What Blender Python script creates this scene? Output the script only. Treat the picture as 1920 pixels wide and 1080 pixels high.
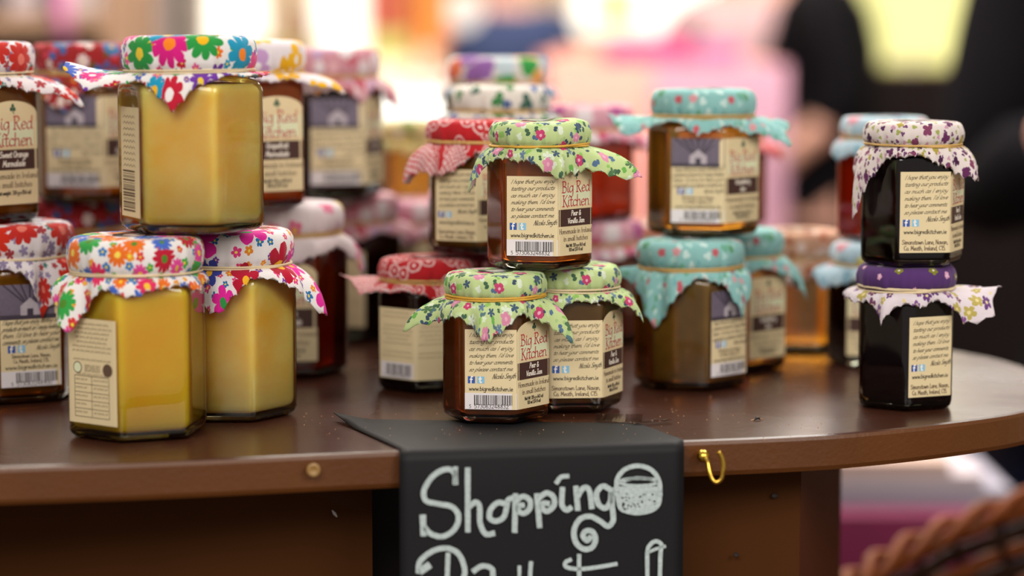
import bpy, math, random
from mathutils import Vector, Matrix
R = random.Random(7)
PI = math.pi
for o in list(bpy.data.objects): bpy.data.objects.remove(o, do_unlink=True)
SC = bpy.context.scene
COL = SC.collection

# ------------------------------------------------------------------ camera, world, lights, exposure
CAM_Z, F = 0.2075, 4533.0           # camera height over the table top, focal length in pixels (1920 wide)
cd = bpy.data.cameras.new('camera'); cam = bpy.data.objects.new('camera', cd); COL.objects.link(cam)
cam.location = (0, 0, CAM_Z)
cam.rotation_euler = (PI/2 - math.atan(490/F), 0, 0)
cd.sensor_width = 36; cd.lens = 85; cd.clip_start = 0.05; cd.clip_end = 60
cd.dof.use_dof = True; cd.dof.focus_distance = 1.268; cd.dof.aperture_fstop = 3.1
SC.camera = cam
SC.view_settings.view_transform = 'Standard'; SC.view_settings.look = 'None'
SC.view_settings.exposure = 0.35; SC.view_settings.gamma = 1.0; SC.view_settings.use_curve_mapping = False
SC.cycles.use_denoising = True
SC.cycles.max_bounces = 10; SC.cycles.transparent_max_bounces = 24
SC.cycles.transmission_bounces = 8; SC.cycles.glossy_bounces = 3; SC.cycles.diffuse_bounces = 3
SC.cycles.sample_clamp_indirect = 6.0; SC.cycles.sample_clamp_direct = 20.0
SC.cycles.caustics_reflective = False
w = bpy.data.worlds.new('world'); SC.world = w; w.use_nodes = True
w.node_tree.nodes['Background'].inputs[0].default_value = (1.0, 0.93, 0.86, 1)
w.node_tree.nodes['Background'].inputs[1].default_value = 0.34

def area(name, loc, target, size, power, color):
    l = bpy.data.lights.new(name, 'AREA'); l.shape = 'RECTANGLE'; l.size, l.size_y = size
    l.energy = power; l.color = color
    o = bpy.data.objects.new(name, l); COL.objects.link(o); o.location = loc
    o.rotation_euler = (Vector(target) - Vector(loc)).to_track_quat('-Z', 'Y').to_euler()
    return o
area('ceiling_or_fill_light', (-0.9, 3.0, 1.7), (0, 1.35, 0.0), (1.6, 1.0), 42, (1.0, 0.93, 0.82))
area('ceiling_or_fill_light', (0.9, 2.7, 1.75), (0.0, 1.35, 0.0), (1.2, 1.0), 24, (1.0, 0.95, 0.88))
area('ceiling_or_fill_light', (-0.5, -1.2, 1.6), (0, 1.3, 0.05), (1.6, 1.2), 42, (1.0, 0.95, 0.87))
area('ceiling_or_fill_light', (1.5, -.6, 1.3), (0.1, 1.3, 0.05), (1.2, 1.0), 26, (1.0, 0.93, 0.84))  # added fill from the right front for the right-facing facets and labels
area('ceiling_or_fill_light', (0, 2.2, 1.9), (0, 5.2, -.2), (2.5, 1.0), 90, (1.0, 0.94, 0.88))  # added fill turned on the shop behind, brightening its camera-facing surfaces
area('ceiling_or_fill_light', (0.4, 6.0, 1.8), (0, 6.0, -1.0), (3.5, 2.5), 140, (1.0, 0.93, 0.84))

# ------------------------------------------------------------------ helpers
def smooth_all(me): me.polygons.foreach_set('use_smooth', [True]*len(me.polygons))
def mesh_obj(name, vs, fs, mats, parent=None, mi=None, smooth=False, uv=None):
    me = bpy.data.meshes.new(name); me.from_pydata([tuple(v) for v in vs], [], fs)
    for m in (mats if isinstance(mats, (list, tuple)) else [mats]): me.materials.append(m)
    if mi: me.polygons.foreach_set('material_index', mi)
    if smooth: smooth_all(me)
    if uv:
        l = me.uv_layers.new(name='UVMap'); li = me.loops
        flat = []
        for lp in li: flat += uv[lp.vertex_index]
        l.data.foreach_set('uv', flat)
    me.update()
    o = bpy.data.objects.new(name, me); COL.objects.link(o)
    if parent: o.parent = parent
    return o
def empty(name, loc, rz=0):
    o = bpy.data.objects.new(name, None); COL.objects.link(o); o.location = loc; o.rotation_euler = (0, 0, rz)
    o.empty_display_size = .02
    return o
def tag(o, label=None, cat=None, group=None, kind=None):
    for k, v in (('label', label), ('category', cat), ('group', group), ('kind', kind)):
        if v: o[k] = v
    return o
class MB:
    def __init__(s): s.v, s.f, s.m = [], [], []
    def add(s, vs, fs, mi=0):
        n = len(s.v); s.v += [tuple(v) for v in vs]; s.f += [tuple(i+n for i in f) for f in fs]; s.m += [mi]*len(fs); return s
    def box(s, a, b, mi=0, bev=0.0, M=None):
        x0, y0, z0 = a; x1, y1, z1 = b; e = bev
        if e <= 0:
            vs = [(x, y, z) for z in (z0, z1) for x, y in ((x0, y0), (x1, y0), (x1, y1), (x0, y1))]
            fs = [(3, 2, 1, 0), (4, 5, 6, 7), (0, 1, 5, 4), (1, 2, 6, 5), (2, 3, 7, 6), (3, 0, 4, 7)]
        else:
            def ring(i, z): return [(x0+i, y0+e, z), (x0+e, y0+i, z), (x1-e, y0+i, z), (x1-i, y0+e, z), (x1-i, y1-e, z), (x1-e, y1-i, z), (x0+e, y1-i, z), (x0+i, y1-e, z)]
            vs = ring(e, z0) + ring(0, z0+e) + ring(0, z1-e) + ring(e, z1)
            fs = [tuple(range(7, -1, -1)), tuple(range(24, 32))]
            for k in range(3):
                for i in range(8): fs.append((k*8+i, k*8+(i+1) % 8, k*8+8+(i+1) % 8, k*8+8+i))
        if M: vs = [M @ Vector(v) for v in vs]
        return s.add(vs, fs, mi)
    def tube(s, pts, r, n=8, mi=0, closed=False):
        pts = [Vector(p) for p in pts]; rs = r if isinstance(r, (list, tuple)) else [r]*len(pts)
        vs, fs = [], []; up = Vector((0, 0, 1)); N = len(pts); prev = None
        for i, p in enumerate(pts):
            a = pts[(i-1) % N] if (closed or i > 0) else p; b = pts[(i+1) % N] if (closed or i < N-1) else p
            d = (b-a).normalized()
            if prev is None: x = d.orthogonal().normalized()
            else: x = (prev - d*prev.dot(d)); x = x.normalized() if x.length > 1e-6 else d.orthogonal().normalized()
            prev = x; y = d.cross(x)
            for k in range(n):
                t = 2*PI*k/n; vs.append(p + (x*math.cos(t) + y*math.sin(t))*rs[i])
        for i in range(N if closed else N-1):
            j = (i+1) % N
            for k in range(n): fs.append((i*n+k, i*n+(k+1) % n, j*n+(k+1) % n, j*n+k))
        if not closed: fs += [tuple(range(n-1, -1, -1)), tuple(range((N-1)*n, N*n))]
        return s.add(vs, fs, mi)
    def lathe(s, prof, n=40, mi=0, c=(0, 0, 0)):
        vs, fs = [], []
        for r, z in prof:
            for k in range(n): vs.append((c[0]+r*math.cos(2*PI*k/n), c[1]+r*math.sin(2*PI*k/n), c[2]+z))
        for i in range(len(prof)-1):
            for k in range(n): fs.append((i*n+k, i*n+(k+1) % n, (i+1)*n+(k+1) % n, (i+1)*n+k))
        fs += [tuple(range(n-1, -1, -1)), tuple(range((len(prof)-1)*n, len(prof)*n))]
        return s.add(vs, fs, mi)
    def build(s, name, mats, parent=None, smooth=False):
        return mesh_obj(name, s.v, s.f, mats, parent, s.m, smooth)
def P(px, py, D):                       # world point seen at a pixel, at depth D
    return Vector(((px-960)/F*D, D, CAM_Z-(py-50)/F*D))
def PT(px, py, z=0.0):                  # world point seen at a pixel, on the height z
    D = (CAM_Z-z)*F/(py-50); return Vector(((px-960)/F*D, D, z))
def catmull(pts, n=6, closed=False):
    pts = [tuple(p) for p in pts]; N = len(pts); out = []
    if N < 3 and not closed: return pts
    for i in range(N if closed else N-1):
        g = (lambda k: pts[k % N]) if closed else (lambda k: pts[max(0, min(N-1, k))])
        a, b, c, d = g(i-1), g(i), g(i+1), g(i+2)
        for j in range(n):
            t = j/n; t2 = t*t; t3 = t2*t
            out.append(tuple(.5*(2*q + (r-p)*t + (2*p-5*q+4*r-u)*t2 + (-p+3*q-3*r+u)*t3) for p, q, r, u in zip(a, b, c, d)))
    if not closed: out.append(pts[-1])
    return out

# ------------------------------------------------------------------ materials
def srgb(h):
    if isinstance(h, str): c = [int(h[i:i+2], 16)/255 for i in (0, 2, 4)]
    else: c = h
    return tuple(x/12.92 if x <= .04045 else ((x+.055)/1.055)**2.4 for x in c) + (1,)
class NT:
    def __init__(s, name):
        s.m = bpy.data.materials.new(name); s.m.use_nodes = True; s.t = s.m.node_tree; s.t.nodes.clear()
        s.out = s.t.nodes.new('ShaderNodeOutputMaterial')
    def n(s, typ, **kw):
        nd = s.t.nodes.new(typ)
        for k, v in kw.items():
            if k == 'ins':
                for i, x in v.items(): s.set(nd.inputs[i], x)
            else: setattr(nd, k, v)
        return nd
    def set(s, sock, x):
        if isinstance(x, bpy.types.NodeSocket): s.t.links.new(x, sock)
        else: sock.default_value = x
    def ma(s, op, a, b=0.0, c=0.0):
        nd = s.n('ShaderNodeMath', operation=op); s.set(nd.inputs[0], a); s.set(nd.inputs[1], b); s.set(nd.inputs[2], c); return nd.outputs[0]
    def mix(s, f, a, b):
        nd = s.n('ShaderNodeMix', data_type='RGBA'); s.set(nd.inputs[0], f); s.set(nd.inputs[6], a); s.set(nd.inputs[7], b); return nd.outputs[2]
    def noise(s, vec, scale, detail=2, rough=.5, dim='3D'):
        nd = s.n('ShaderNodeTexNoise', noise_dimensions=dim); nd.inputs['Scale'].default_value = scale
        nd.inputs['Detail'].default_value = detail; nd.inputs['Roughness'].default_value = rough
        if vec is not None: s.set(nd.inputs['Vector'], vec)
        return nd.outputs['Fac']
    def ramp(s, f, stops, interp='LINEAR'):
        nd = s.n('ShaderNodeValToRGB'); cr = nd.color_ramp; cr.interpolation = interp
        while len(cr.elements) < len(stops): cr.elements.new(.5)
        for e, (p, c) in zip(cr.elements, stops): e.position = p; e.color = c
        s.set(nd.inputs[0], f); return nd.outputs[0]
    def pbr(s, color, rough=.5, metal=0, spec=.5, coat=0, bump=None, bs=.2, bd=.001, trans=0, ior=1.5, sheen=0, sss=0, sssr=(1, 1, 1), alpha=None):
        nd = s.n('ShaderNodeBsdfPrincipled'); I = nd.inputs
        s.set(I['Base Color'], color); s.set(I['Roughness'], rough); I['Metallic'].default_value = metal
        I['Specular IOR Level'].default_value = spec; I['Coat Weight'].default_value = coat; I['Coat Roughness'].default_value = .12
        I['Transmission Weight'].default_value = trans; I['IOR'].default_value = ior
        I['Sheen Weight'].default_value = sheen
        if sss: I['Subsurface Weight'].default_value = sss; I['Subsurface Radius'].default_value = sssr; I['Subsurface Scale'].default_value = .022
        if bump is not None:
            b = s.n('ShaderNodeBump'); b.inputs['Strength'].default_value = bs; b.inputs['Distance'].default_value = bd
            s.set(b.inputs['Height'], bump); s.t.links.new(b.outputs[0], I['Normal'])
        return nd.outputs[0]
    def fin(s, sh): s.t.links.new(sh, s.out.inputs[0]); return s.m
def plain(name, col, rough=.5, **k):
    n = NT(name); co = n.n('ShaderNodeTexCoord').outputs['Object']
    c = srgb(col); f = n.noise(co, k.pop('ns', 60), 3)
    v = k.pop('var', .12)
    d = tuple(x*(1-v) for x in c[:3])+(1,)
    return n.fin(n.pbr(n.mix(f, d, c), rough, **k))
def emis(name, col, strength):
    n = NT(name); e = n.n('ShaderNodeEmission'); e.inputs[0].default_value = srgb(col); e.inputs[1].default_value = strength
    return n.fin(e.outputs[0])

def layer(n, uv, base, cell, size, petals, cols, center, thick=.5, density=1.0, seed=0.0, depth=.45, rand=.7):
    """one layer of printed flowers: Voronoi cells, each with a petalled shape at its heart"""
    mp = n.n('ShaderNodeMapping'); mp.inputs['Location'].default_value = (seed, seed*1.7, 0); mp.inputs['Scale'].default_value = (1/cell, 1/cell, 1)
    mp.inputs['Rotation'].default_value = (0, 0, seed)
    n.set(mp.inputs[0], uv)
    vo = n.n('ShaderNodeTexVoronoi', voronoi_dimensions='2D'); vo.inputs['Scale'].default_value = 1; vo.inputs['Randomness'].default_value = rand
    n.set(vo.inputs['Vector'], mp.outputs[0])
    df = n.n('ShaderNodeVectorMath', operation='SUBTRACT'); n.set(df.inputs[0], mp.outputs[0]); n.set(df.inputs[1], vo.outputs['Position'])
    sx = n.n('ShaderNodeSeparateXYZ'); n.set(sx.inputs[0], df.outputs[0])
    ang = n.ma('ARCTAN2', sx.outputs[1], sx.outputs[0])
    sc = n.n('ShaderNodeSeparateColor'); n.set(sc.inputs[0], vo.outputs['Color'])
    rnd, rn2, rn3 = sc.outputs[0], sc.outputs[1], sc.outputs[2]
    r = vo.outputs['Distance']
    ph = n.ma('MULTIPLY', rn2, 6.28)
    pet = n.ma('ABSOLUTE', n.ma('COSINE', n.ma('ADD', n.ma('MULTIPLY', ang, petals/2), ph)))
    pet = n.ma('POWER', pet, .6)
    sz = n.ma('MULTIPLY', n.ma('ADD', .65, n.ma('MULTIPLY', rn3, .5)), size)
    thr = n.ma('MULTIPLY', sz, n.ma('ADD', 1-depth, n.ma('MULTIPLY', pet, depth)))
    mask = n.ma('LESS_THAN', r, thr)
    if density < 1: mask = n.ma('MULTIPLY', mask, n.ma('LESS_THAN', rn2, density))
    st = [(i/len(cols), srgb(c)) for i, c in enumerate(cols)]
    colr = n.ramp(rnd, st, 'CONSTANT') if len(cols) > 1 else srgb(cols[0])
    out = n.mix(mask, base, colr)
    if center:
        cm = n.ma('MULTIPLY', mask, n.ma('LESS_THAN', r, n.ma('MULTIPLY', sz, .27)))
        cc = n.ramp(rn2, [(i/len(center), srgb(c)) for i, c in enumerate(center)], 'CONSTANT') if len(center) > 1 else srgb(center[0])
        out = n.mix(cm, out, cc)
    return out
def cloth(name, base, layers, dist=.0006, back=None):
    """back: lighter reverse of a printed cotton"""
    n = NT(name); uv0 = n.n('ShaderNodeUVMap').outputs[0]
    nz = n.n('ShaderNodeTexNoise'); nz.inputs['Scale'].default_value = 260; nz.inputs['Detail'].default_value = 1; n.set(nz.inputs['Vector'], uv0)
    sb = n.n('ShaderNodeVectorMath', operation='SUBTRACT'); n.set(sb.inputs[0], nz.outputs['Color']); sb.inputs[1].default_value = (.5, .5, .5)
    ml = n.n('ShaderNodeVectorMath', operation='SCALE'); n.set(ml.inputs[0], sb.outputs[0]); ml.inputs['Scale'].default_value = dist*3
    ad = n.n('ShaderNodeVectorMath', operation='ADD'); n.set(ad.inputs[0], uv0); n.set(ad.inputs[1], ml.outputs[0])
    uv = ad.outputs[0]
    c = srgb(base) if isinstance(base, str) else base(n, uv)
    for L in layers: c = layer(n, uv, c, **L)
    if back: c = n.mix(back, c, (.8, .72, .68, 1))
    wv = n.noise(uv0, 2600, 0)
    big = n.noise(uv0, 60, 2)
    p = n.pbr(c, .85, spec=.2, bump=n.ma('ADD', n.ma('MULTIPLY', wv, .15), big), bs=.35, bd=.0015, sheen=.15)
    tr = n.n('ShaderNodeBsdfTranslucent'); n.set(tr.inputs[0], c)
    mx = n.n('ShaderNodeMixShader'); mx.inputs[0].default_value = .28; n.t.links.new(p, mx.inputs[1]); n.t.links.new(tr.outputs[0], mx.inputs[2])
    return n.fin(mx.outputs[0])
L_ = dict
def CL(name, base, layers): return (cloth(name, base, layers), cloth(name+'_reverse', base, layers, back=.72))
BR = ['e0218a', 'c8203c', 'f07818', '3a5fc0', '2fa04a', '7b3fb0', 'f060a0', '20a0c8']
FAB = {
 'bright': CL('bright_flower_cotton', 'f4f0f0', [L_(cell=.0105, size=.38, petals=6, density=.8, cols=BR[::-1], center=['f4e04a'], seed=2.2, depth=.5), L_(cell=.0215, size=.52, petals=9, cols=BR, center=['f8c020', 'ff9028', 'f4f0f0', 'f8d840'], seed=.9)]),
 'bright2': CL('bright_small_flower_cotton', 'f5f1f1', [L_(cell=.008, size=.36, petals=5, cols=['48b048', 'f0a030', 'e04040', '3a80c8'], center=['f4e04a'], seed=5.2), L_(cell=.0145, size=.5, petals=11, cols=['3cae50', 'e8356a', 'c8203c', 'f07828', 'f050a8', '4a6fd0'], center=['f8d040', '5a9030', 'f8e060'], seed=1.4, depth=.4)]),
 'bright3': CL('large_flower_cotton', 'f5f1f3', [L_(cell=.009, size=.34, petals=5, cols=['7b3fb0', '2878b8', 'e8408a', 'f09030'], center=['f8e060'], seed=7.2, depth=.55), L_(cell=.026, size=.5, petals=6, cols=['ee2aa8', 'f28020', 'c01838', '3f48a8', 'ee2aa8'], center=['38a050', 'f8c030', 'f8c030'], seed=3.1, depth=.5)]),
 'redlilac': CL('red_and_lilac_flower_cotton', 'e9e2e6', [L_(cell=.0085, size=.40, petals=5, cols=['8c7fa0', 'b04048', '2f8078', '9a8cb0'], center=None, seed=4.2, depth=.7), L_(cell=.0215, size=.46, petals=9, cols=['d2301c', 'c83028'], center=['e88070'], seed=1.1, density=.5, depth=.4)]),
 'redblue': CL('red_blue_flower_cotton', 'a32a2c', [L_(cell=.008, size=.4, petals=5, cols=['6a5a28', 'd8485a', 'e8d8d0', '3a6cae'], center=None, seed=2.9), L_(cell=.015, size=.46, petals=7, cols=['2a6cb8', 'e9dcdc', '3c82b8', 'c85088', 'c03028'], center=['282848', 'e0b050'], seed=6.1, density=.9)]),
 'yellowwhite': CL('white_cotton_yellow_flowers', 'ece4ea', [L_(cell=.021, size=.55, petals=4, cols=['f2bc18', 'f0b810', 'c8a0d0'], center=['f4f0f0'], seed=2.3, depth=.5)]),
 'whitepink': CL('white_cotton_pink_blossom', 'e9dde0', [L_(cell=.019, size=.42, petals=5, cols=['e88aa8', 'f0d878', 'e07898', 'd8c0d0'], center=['c83868', 'f0c040'], seed=5.3, density=.75)]),
 'pink': CL('dusty_pink_cotton', 'd49aa6', [L_(cell=.013, size=.42, petals=5, cols=['e8d0d6', 'c8707e', 'c8a8c8', 'e6b8c0'], center=None, seed=1.3), L_(cell=.02, size=.35, petals=6, cols=['c05868', 'ece0e4'], center=None, seed=8.3, density=.6)]),
 'rose': CL('rose_pink_cotton', 'e0a8b8', [L_(cell=.017, size=.42, petals=5, cols=['d84878', 'f2e6ea', 'b05090', 'f0c8a0'], center=None, seed=3.3)]),
 'green': CL('pale_green_flower_cotton', 'c9dd9e', [L_(cell=.0062, size=.36, petals=2, cols=['9ccc6c', 'd4e8b8', '74b858', 'b4cf90'], center=None, seed=3.7, depth=.6, density=.6), L_(cell=.0048, size=.50, petals=2, cols=['43556f', '5f7f88', '4a6c54', 'e4f0dc', '5c7aa0'], center=None, seed=9.1, depth=.8, density=.42), L_(cell=.0095, size=.36, petals=5, cols=['48607c', '5a8058', 'e4f0dc', '6c86a8'], center=None, seed=5.7, depth=.9, density=.5), L_(cell=.0165, size=.24, petals=5, cols=['d2487c', 'e094b4', 'cc4878'], center=['f0b8cc'], seed=1.9, depth=.35, density=.62)]),
 'teal': CL('turquoise_flower_cotton', '93c9c8', [L_(cell=.0065, size=.40, petals=3, cols=['74b49a', 'b8e0dc', '7cbac0', 'd0eae8'], center=None, seed=3.9, depth=.6, density=.7), L_(cell=.0125, size=.26, petals=5, cols=['c45c68', 'e0a0a8', '62a47a', 'cc6470'], center=None, seed=6.9, depth=.4, density=.7)]),
 'ditsy': CL('white_cotton_plum_sprigs', 'eadfdd', [L_(cell=.0042, size=.36, petals=3, cols=['5a2a5c', 'a8b060', '7a4a7c', 'd0a0b8'], center=None, seed=2.1, depth=.6, density=.75), L_(cell=.0095, size=.33, petals=4, cols=['4a1c48', '8a4468', 'b8a848', '6a3060'], center=None, seed=5.1, depth=.5, density=.85)]),
 'purple': CL('purple_star_cotton', '5b3876', [L_(cell=.0125, size=.20, petals=5, cols=['e8b0d0', '8a8a28', 'e8d0e0'], center=['f4e8f0'], seed=3.4, depth=.4)]),
 'plumwhite': CL('white_cotton_purple_blossom', 'e6dce4', [L_(cell=.0095, size=.45, petals=5, cols=['6a3c80', '8a5a98', 'e6dce4', 'c0b060', '7a4468'], center=['e8d8a0'], seed=7.7, depth=.55)]),
 'lightblue': CL('pale_blue_cotton', 'bcd4e2', [L_(cell=.014, size=.42, petals=5, cols=['e8eef2', 'e8dc70', 'e09aa8', '8cb4c8'], center=None, seed=2.7)]),
 'leafwhite': CL('white_cotton_blue_leaves', 'ece6de', [L_(cell=.012, size=.48, petals=3, cols=['27549a', '3c8848', '2c6050', '3a68b0'], center=None, seed=4.4, depth=.8, density=.85)]),
 'multi': CL('multicolour_cotton', 'e6ddd8', [L_(cell=.017, size=.62, petals=3, cols=['ee7a48', '6aa0c0', '3aa04c', '9a6ab0', 'ecae50', 'c8d8e0'], center=None, seed=1.4, depth=.25)]),
 'peach': CL('peach_sprig_cotton', 'dcae92', [L_(cell=.010, size=.45, petals=5, cols=['f0dcd4', 'b86848', 'e8c8a0', 'f4e8e4'], center=None, seed=6.4)]),
 'coral': CL('coral_cotton', 'e88a8c', [L_(cell=.014, size=.35, petals=5, cols=['f4b8b8', 'd86068'], center=None, seed=6.8)]),
 'maroon': CL('maroon_cotton', '7c2c3a', [L_(cell=.007, size=.35, petals=4, cols=['b87880', 'd8a0a0'], center=None, seed=3.8)]),
 'cream': CL('cream_yellow_cotton', 'eddba0', [L_(cell=.014, size=.42, petals=5, cols=['e0c860', 'f0ead0', '98a860'], center=None, seed=2.8)]),
}
def redbase(n, uv):          # red cotton printed with white rings and patches of red lattice on white
    def wave(kind, rot, scale, d):
        mp = n.n('ShaderNodeMapping'); mp.inputs['Rotation'].default_value = (0, 0, rot); n.set(mp.inputs[0], uv)
        wv = n.n('ShaderNodeTexWave', wave_type=kind); wv.inputs['Scale'].default_value = scale; wv.inputs['Distortion'].default_value = d
        n.set(wv.inputs['Vector'], mp.outputs[0]); return wv.outputs['Fac']
    lat = n.ma('MAXIMUM', n.ma('GREATER_THAN', wave('BANDS', .9, 150, .6), .78), n.ma('GREATER_THAN', wave('BANDS', -.7, 100, .6), .82))
    vo = n.n('ShaderNodeTexVoronoi', voronoi_dimensions='2D'); vo.inputs['Scale'].default_value = 95; n.set(vo.inputs['Vector'], uv)
    dd = vo.outputs['Distance']; ring_ = n.ma('MULTIPLY', n.ma('GREATER_THAN', dd, .30), n.ma('LESS_THAN', dd, .40))
    curl = n.ma('MAXIMUM', ring_, n.ma('LESS_THAN', dd, .12))
    a = n.mix(curl, srgb('c4242c'), srgb('ecc8c8'))
    b = n.mix(lat, srgb('f0dcdc'), srgb('cc3440'))
    ln = n.n('ShaderNodeVectorMath', operation='LENGTH'); n.set(ln.inputs[0], uv)
    sel = n.ma('GREATER_THAN', n.ma('ADD', n.noise(uv, 45, 1), n.ma('MULTIPLY', ln.outputs['Value'], 9)), .87)
    return n.mix(sel, a, b)
FAB['red'] = CL('red_paisley_cotton', redbase, [])

PAPER = plain('label_paper', 'd9c79f', .55, ns=300, var=.05, spec=.4)
PRINT = [plain('ink_black', '1a1411', .6, var=0), plain('ink_red', 'b3303a', .6, var=0), plain('ink_brown_panel', '40241f', .55, var=.1),
         plain('ink_cream', 'f0e8dc', .6, var=0), plain('ink_blue', '2450a0', .5, var=0), plain('ink_sky', '7fb6d6', .5, var=0),
         plain('barcode_white', 'dcd6da', .5, var=.03), plain('photo_grey', '6f6478', .5, ns=400, var=.4), plain('photo_dark', '403848', .5, ns=400, var=.4),
         plain('photo_light', 'b8aeb8', .5, ns=500, var=.3), plain('shamrock_green', '22503c', .6, var=0), plain('ink_brown', '5a4434', .6, var=0), plain('label_top_tint', 'd6dbb8', .55, ns=300, var=.04)]
BLACK, RED, BROWN, CREAM, BLUE, SKY, WHITE, PHG, PHD, PHL, SHAM, BRN, TINT = range(13)

def glass_mat():
    n = NT('jar_glass')
    lw = n.n('ShaderNodeLayerWeight'); lw.inputs[0].default_value = .42
    edge = n.ma('POWER', lw.outputs['Facing'], 3.0)
    tr = n.n('ShaderNodeBsdfTransparent'); n.set(tr.inputs[0], n.mix(edge, (.97, .98, .96, 1), (.66, .66, .58, 1)))
    gl = n.n('ShaderNodeBsdfGlossy'); gl.inputs['Roughness'].default_value = .04; gl.inputs[0].default_value = (1, 1, 1, 1)
    fr = n.n('ShaderNodeFresnel'); fr.inputs[0].default_value = 1.5
    mx = n.n('ShaderNodeMixShader'); n.set(mx.inputs[0], fr.outputs[0]); n.t.links.new(tr.outputs[0], mx.inputs[1]); n.t.links.new(gl.outputs[0], mx.inputs[2])
    return n.fin(mx.outputs[0])
GLASS = glass_mat()
n = NT('thick_glass_base'); g_ = n.n('ShaderNodeBsdfGlass'); g_.inputs['IOR'].default_value = 1.45; g_.inputs['Roughness'].default_value = .03; g_.inputs[0].default_value = (.93, .95, .9, 1); GBASE = n.fin(g_.outputs[0])
def jam_mat(name, deep, lite, trans, rough=.2, ior=1.2, glow=.5):
    n = NT(name); co = n.n('ShaderNodeTexCoord').outputs['Object']
    f = n.noise(co, 70, 3)
    c = n.mix(f, srgb(deep), srgb(lite))
    rf = n.n('ShaderNodeBsdfRefraction'); n.set(rf.inputs[0], c); rf.inputs['Roughness'].default_value = rough; rf.inputs['IOR'].default_value = ior
    df = n.n('ShaderNodeBsdfDiffuse'); n.set(df.inputs[0], c)
    tl = n.n('ShaderNodeBsdfTranslucent'); n.set(tl.inputs[0], c)
    m1 = n.n('ShaderNodeMixShader'); m1.inputs[0].default_value = glow; n.t.links.new(df.outputs[0], m1.inputs[1]); n.t.links.new(tl.outputs[0], m1.inputs[2])
    m2 = n.n('ShaderNodeMixShader'); m2.inputs[0].default_value = trans; n.t.links.new(m1.outputs[0], m2.inputs[1]); n.t.links.new(rf.outputs[0], m2.inputs[2])
    return n.fin(m2.outputs[0])
JAM = {
 'pear': jam_mat('pear_jam', 'dc8440', 'fcc274', .64, glow=.7),
 'pear_dark': jam_mat('pear_jam_dark', '9c6c34', 'd0a050', .58),
 'marmalade': jam_mat('dark_orange_marmalade', '96601a', 'd09428', .5),
 'grapefruit': jam_mat('grapefruit_marmalade', 'd46420', 'f89040', .55),
 'amber_red': jam_mat('dark_amber_jam', '8a2c0c', 'c05018', .5),
 'honey': jam_mat('honey_jelly', 'e8ac48', 'ffdc80', .68),
 'honey_dark': jam_mat('honey_jelly_dark', 'b88430', 'e6b450', .6),
 'red': jam_mat('red_jelly', 'd04418', 'f86c30', .5),
 'black': jam_mat('blackcurrant_jam', '120408', '240a12', .1),
 'dark': jam_mat('dark_berry_jam', '200a08', '3c1810', .3),
}
def curd(name, a, b):
    n = NT(name); co = n.n('ShaderNodeTexCoord').outputs['Object']
    f = n.noise(co, 26, 4, .55)
    g = n.ma('SMOOTH_MIN', 1.0, n.ma('MULTIPLY', n.ma('SUBTRACT', f, .3), 2.2), .1)
    return n.fin(n.pbr(n.mix(g, srgb(a), srgb(b)), .45, sss=.8, sssr=(1.0, .6, .15), spec=.3))
JAM['curd'] = curd('lemon_curd', 'fab428', 'fedc88')
JAM['curd_deep'] = curd('lemon_curd_deep', 'fab000', 'ffc824')
BAND = plain('rubber_band_tan', 'c9a25e', .6, var=.15, ns=600)
BANDY = plain('rubber_band_gold', 'd8a63c', .6, var=.25, ns=600)
BAND_W = plain('rubber_band_pale', 'd8c4a0', .6, var=.15, ns=600)
LID = plain('gold_lid_metal', 'b89a50', .3, metal=1)

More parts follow.
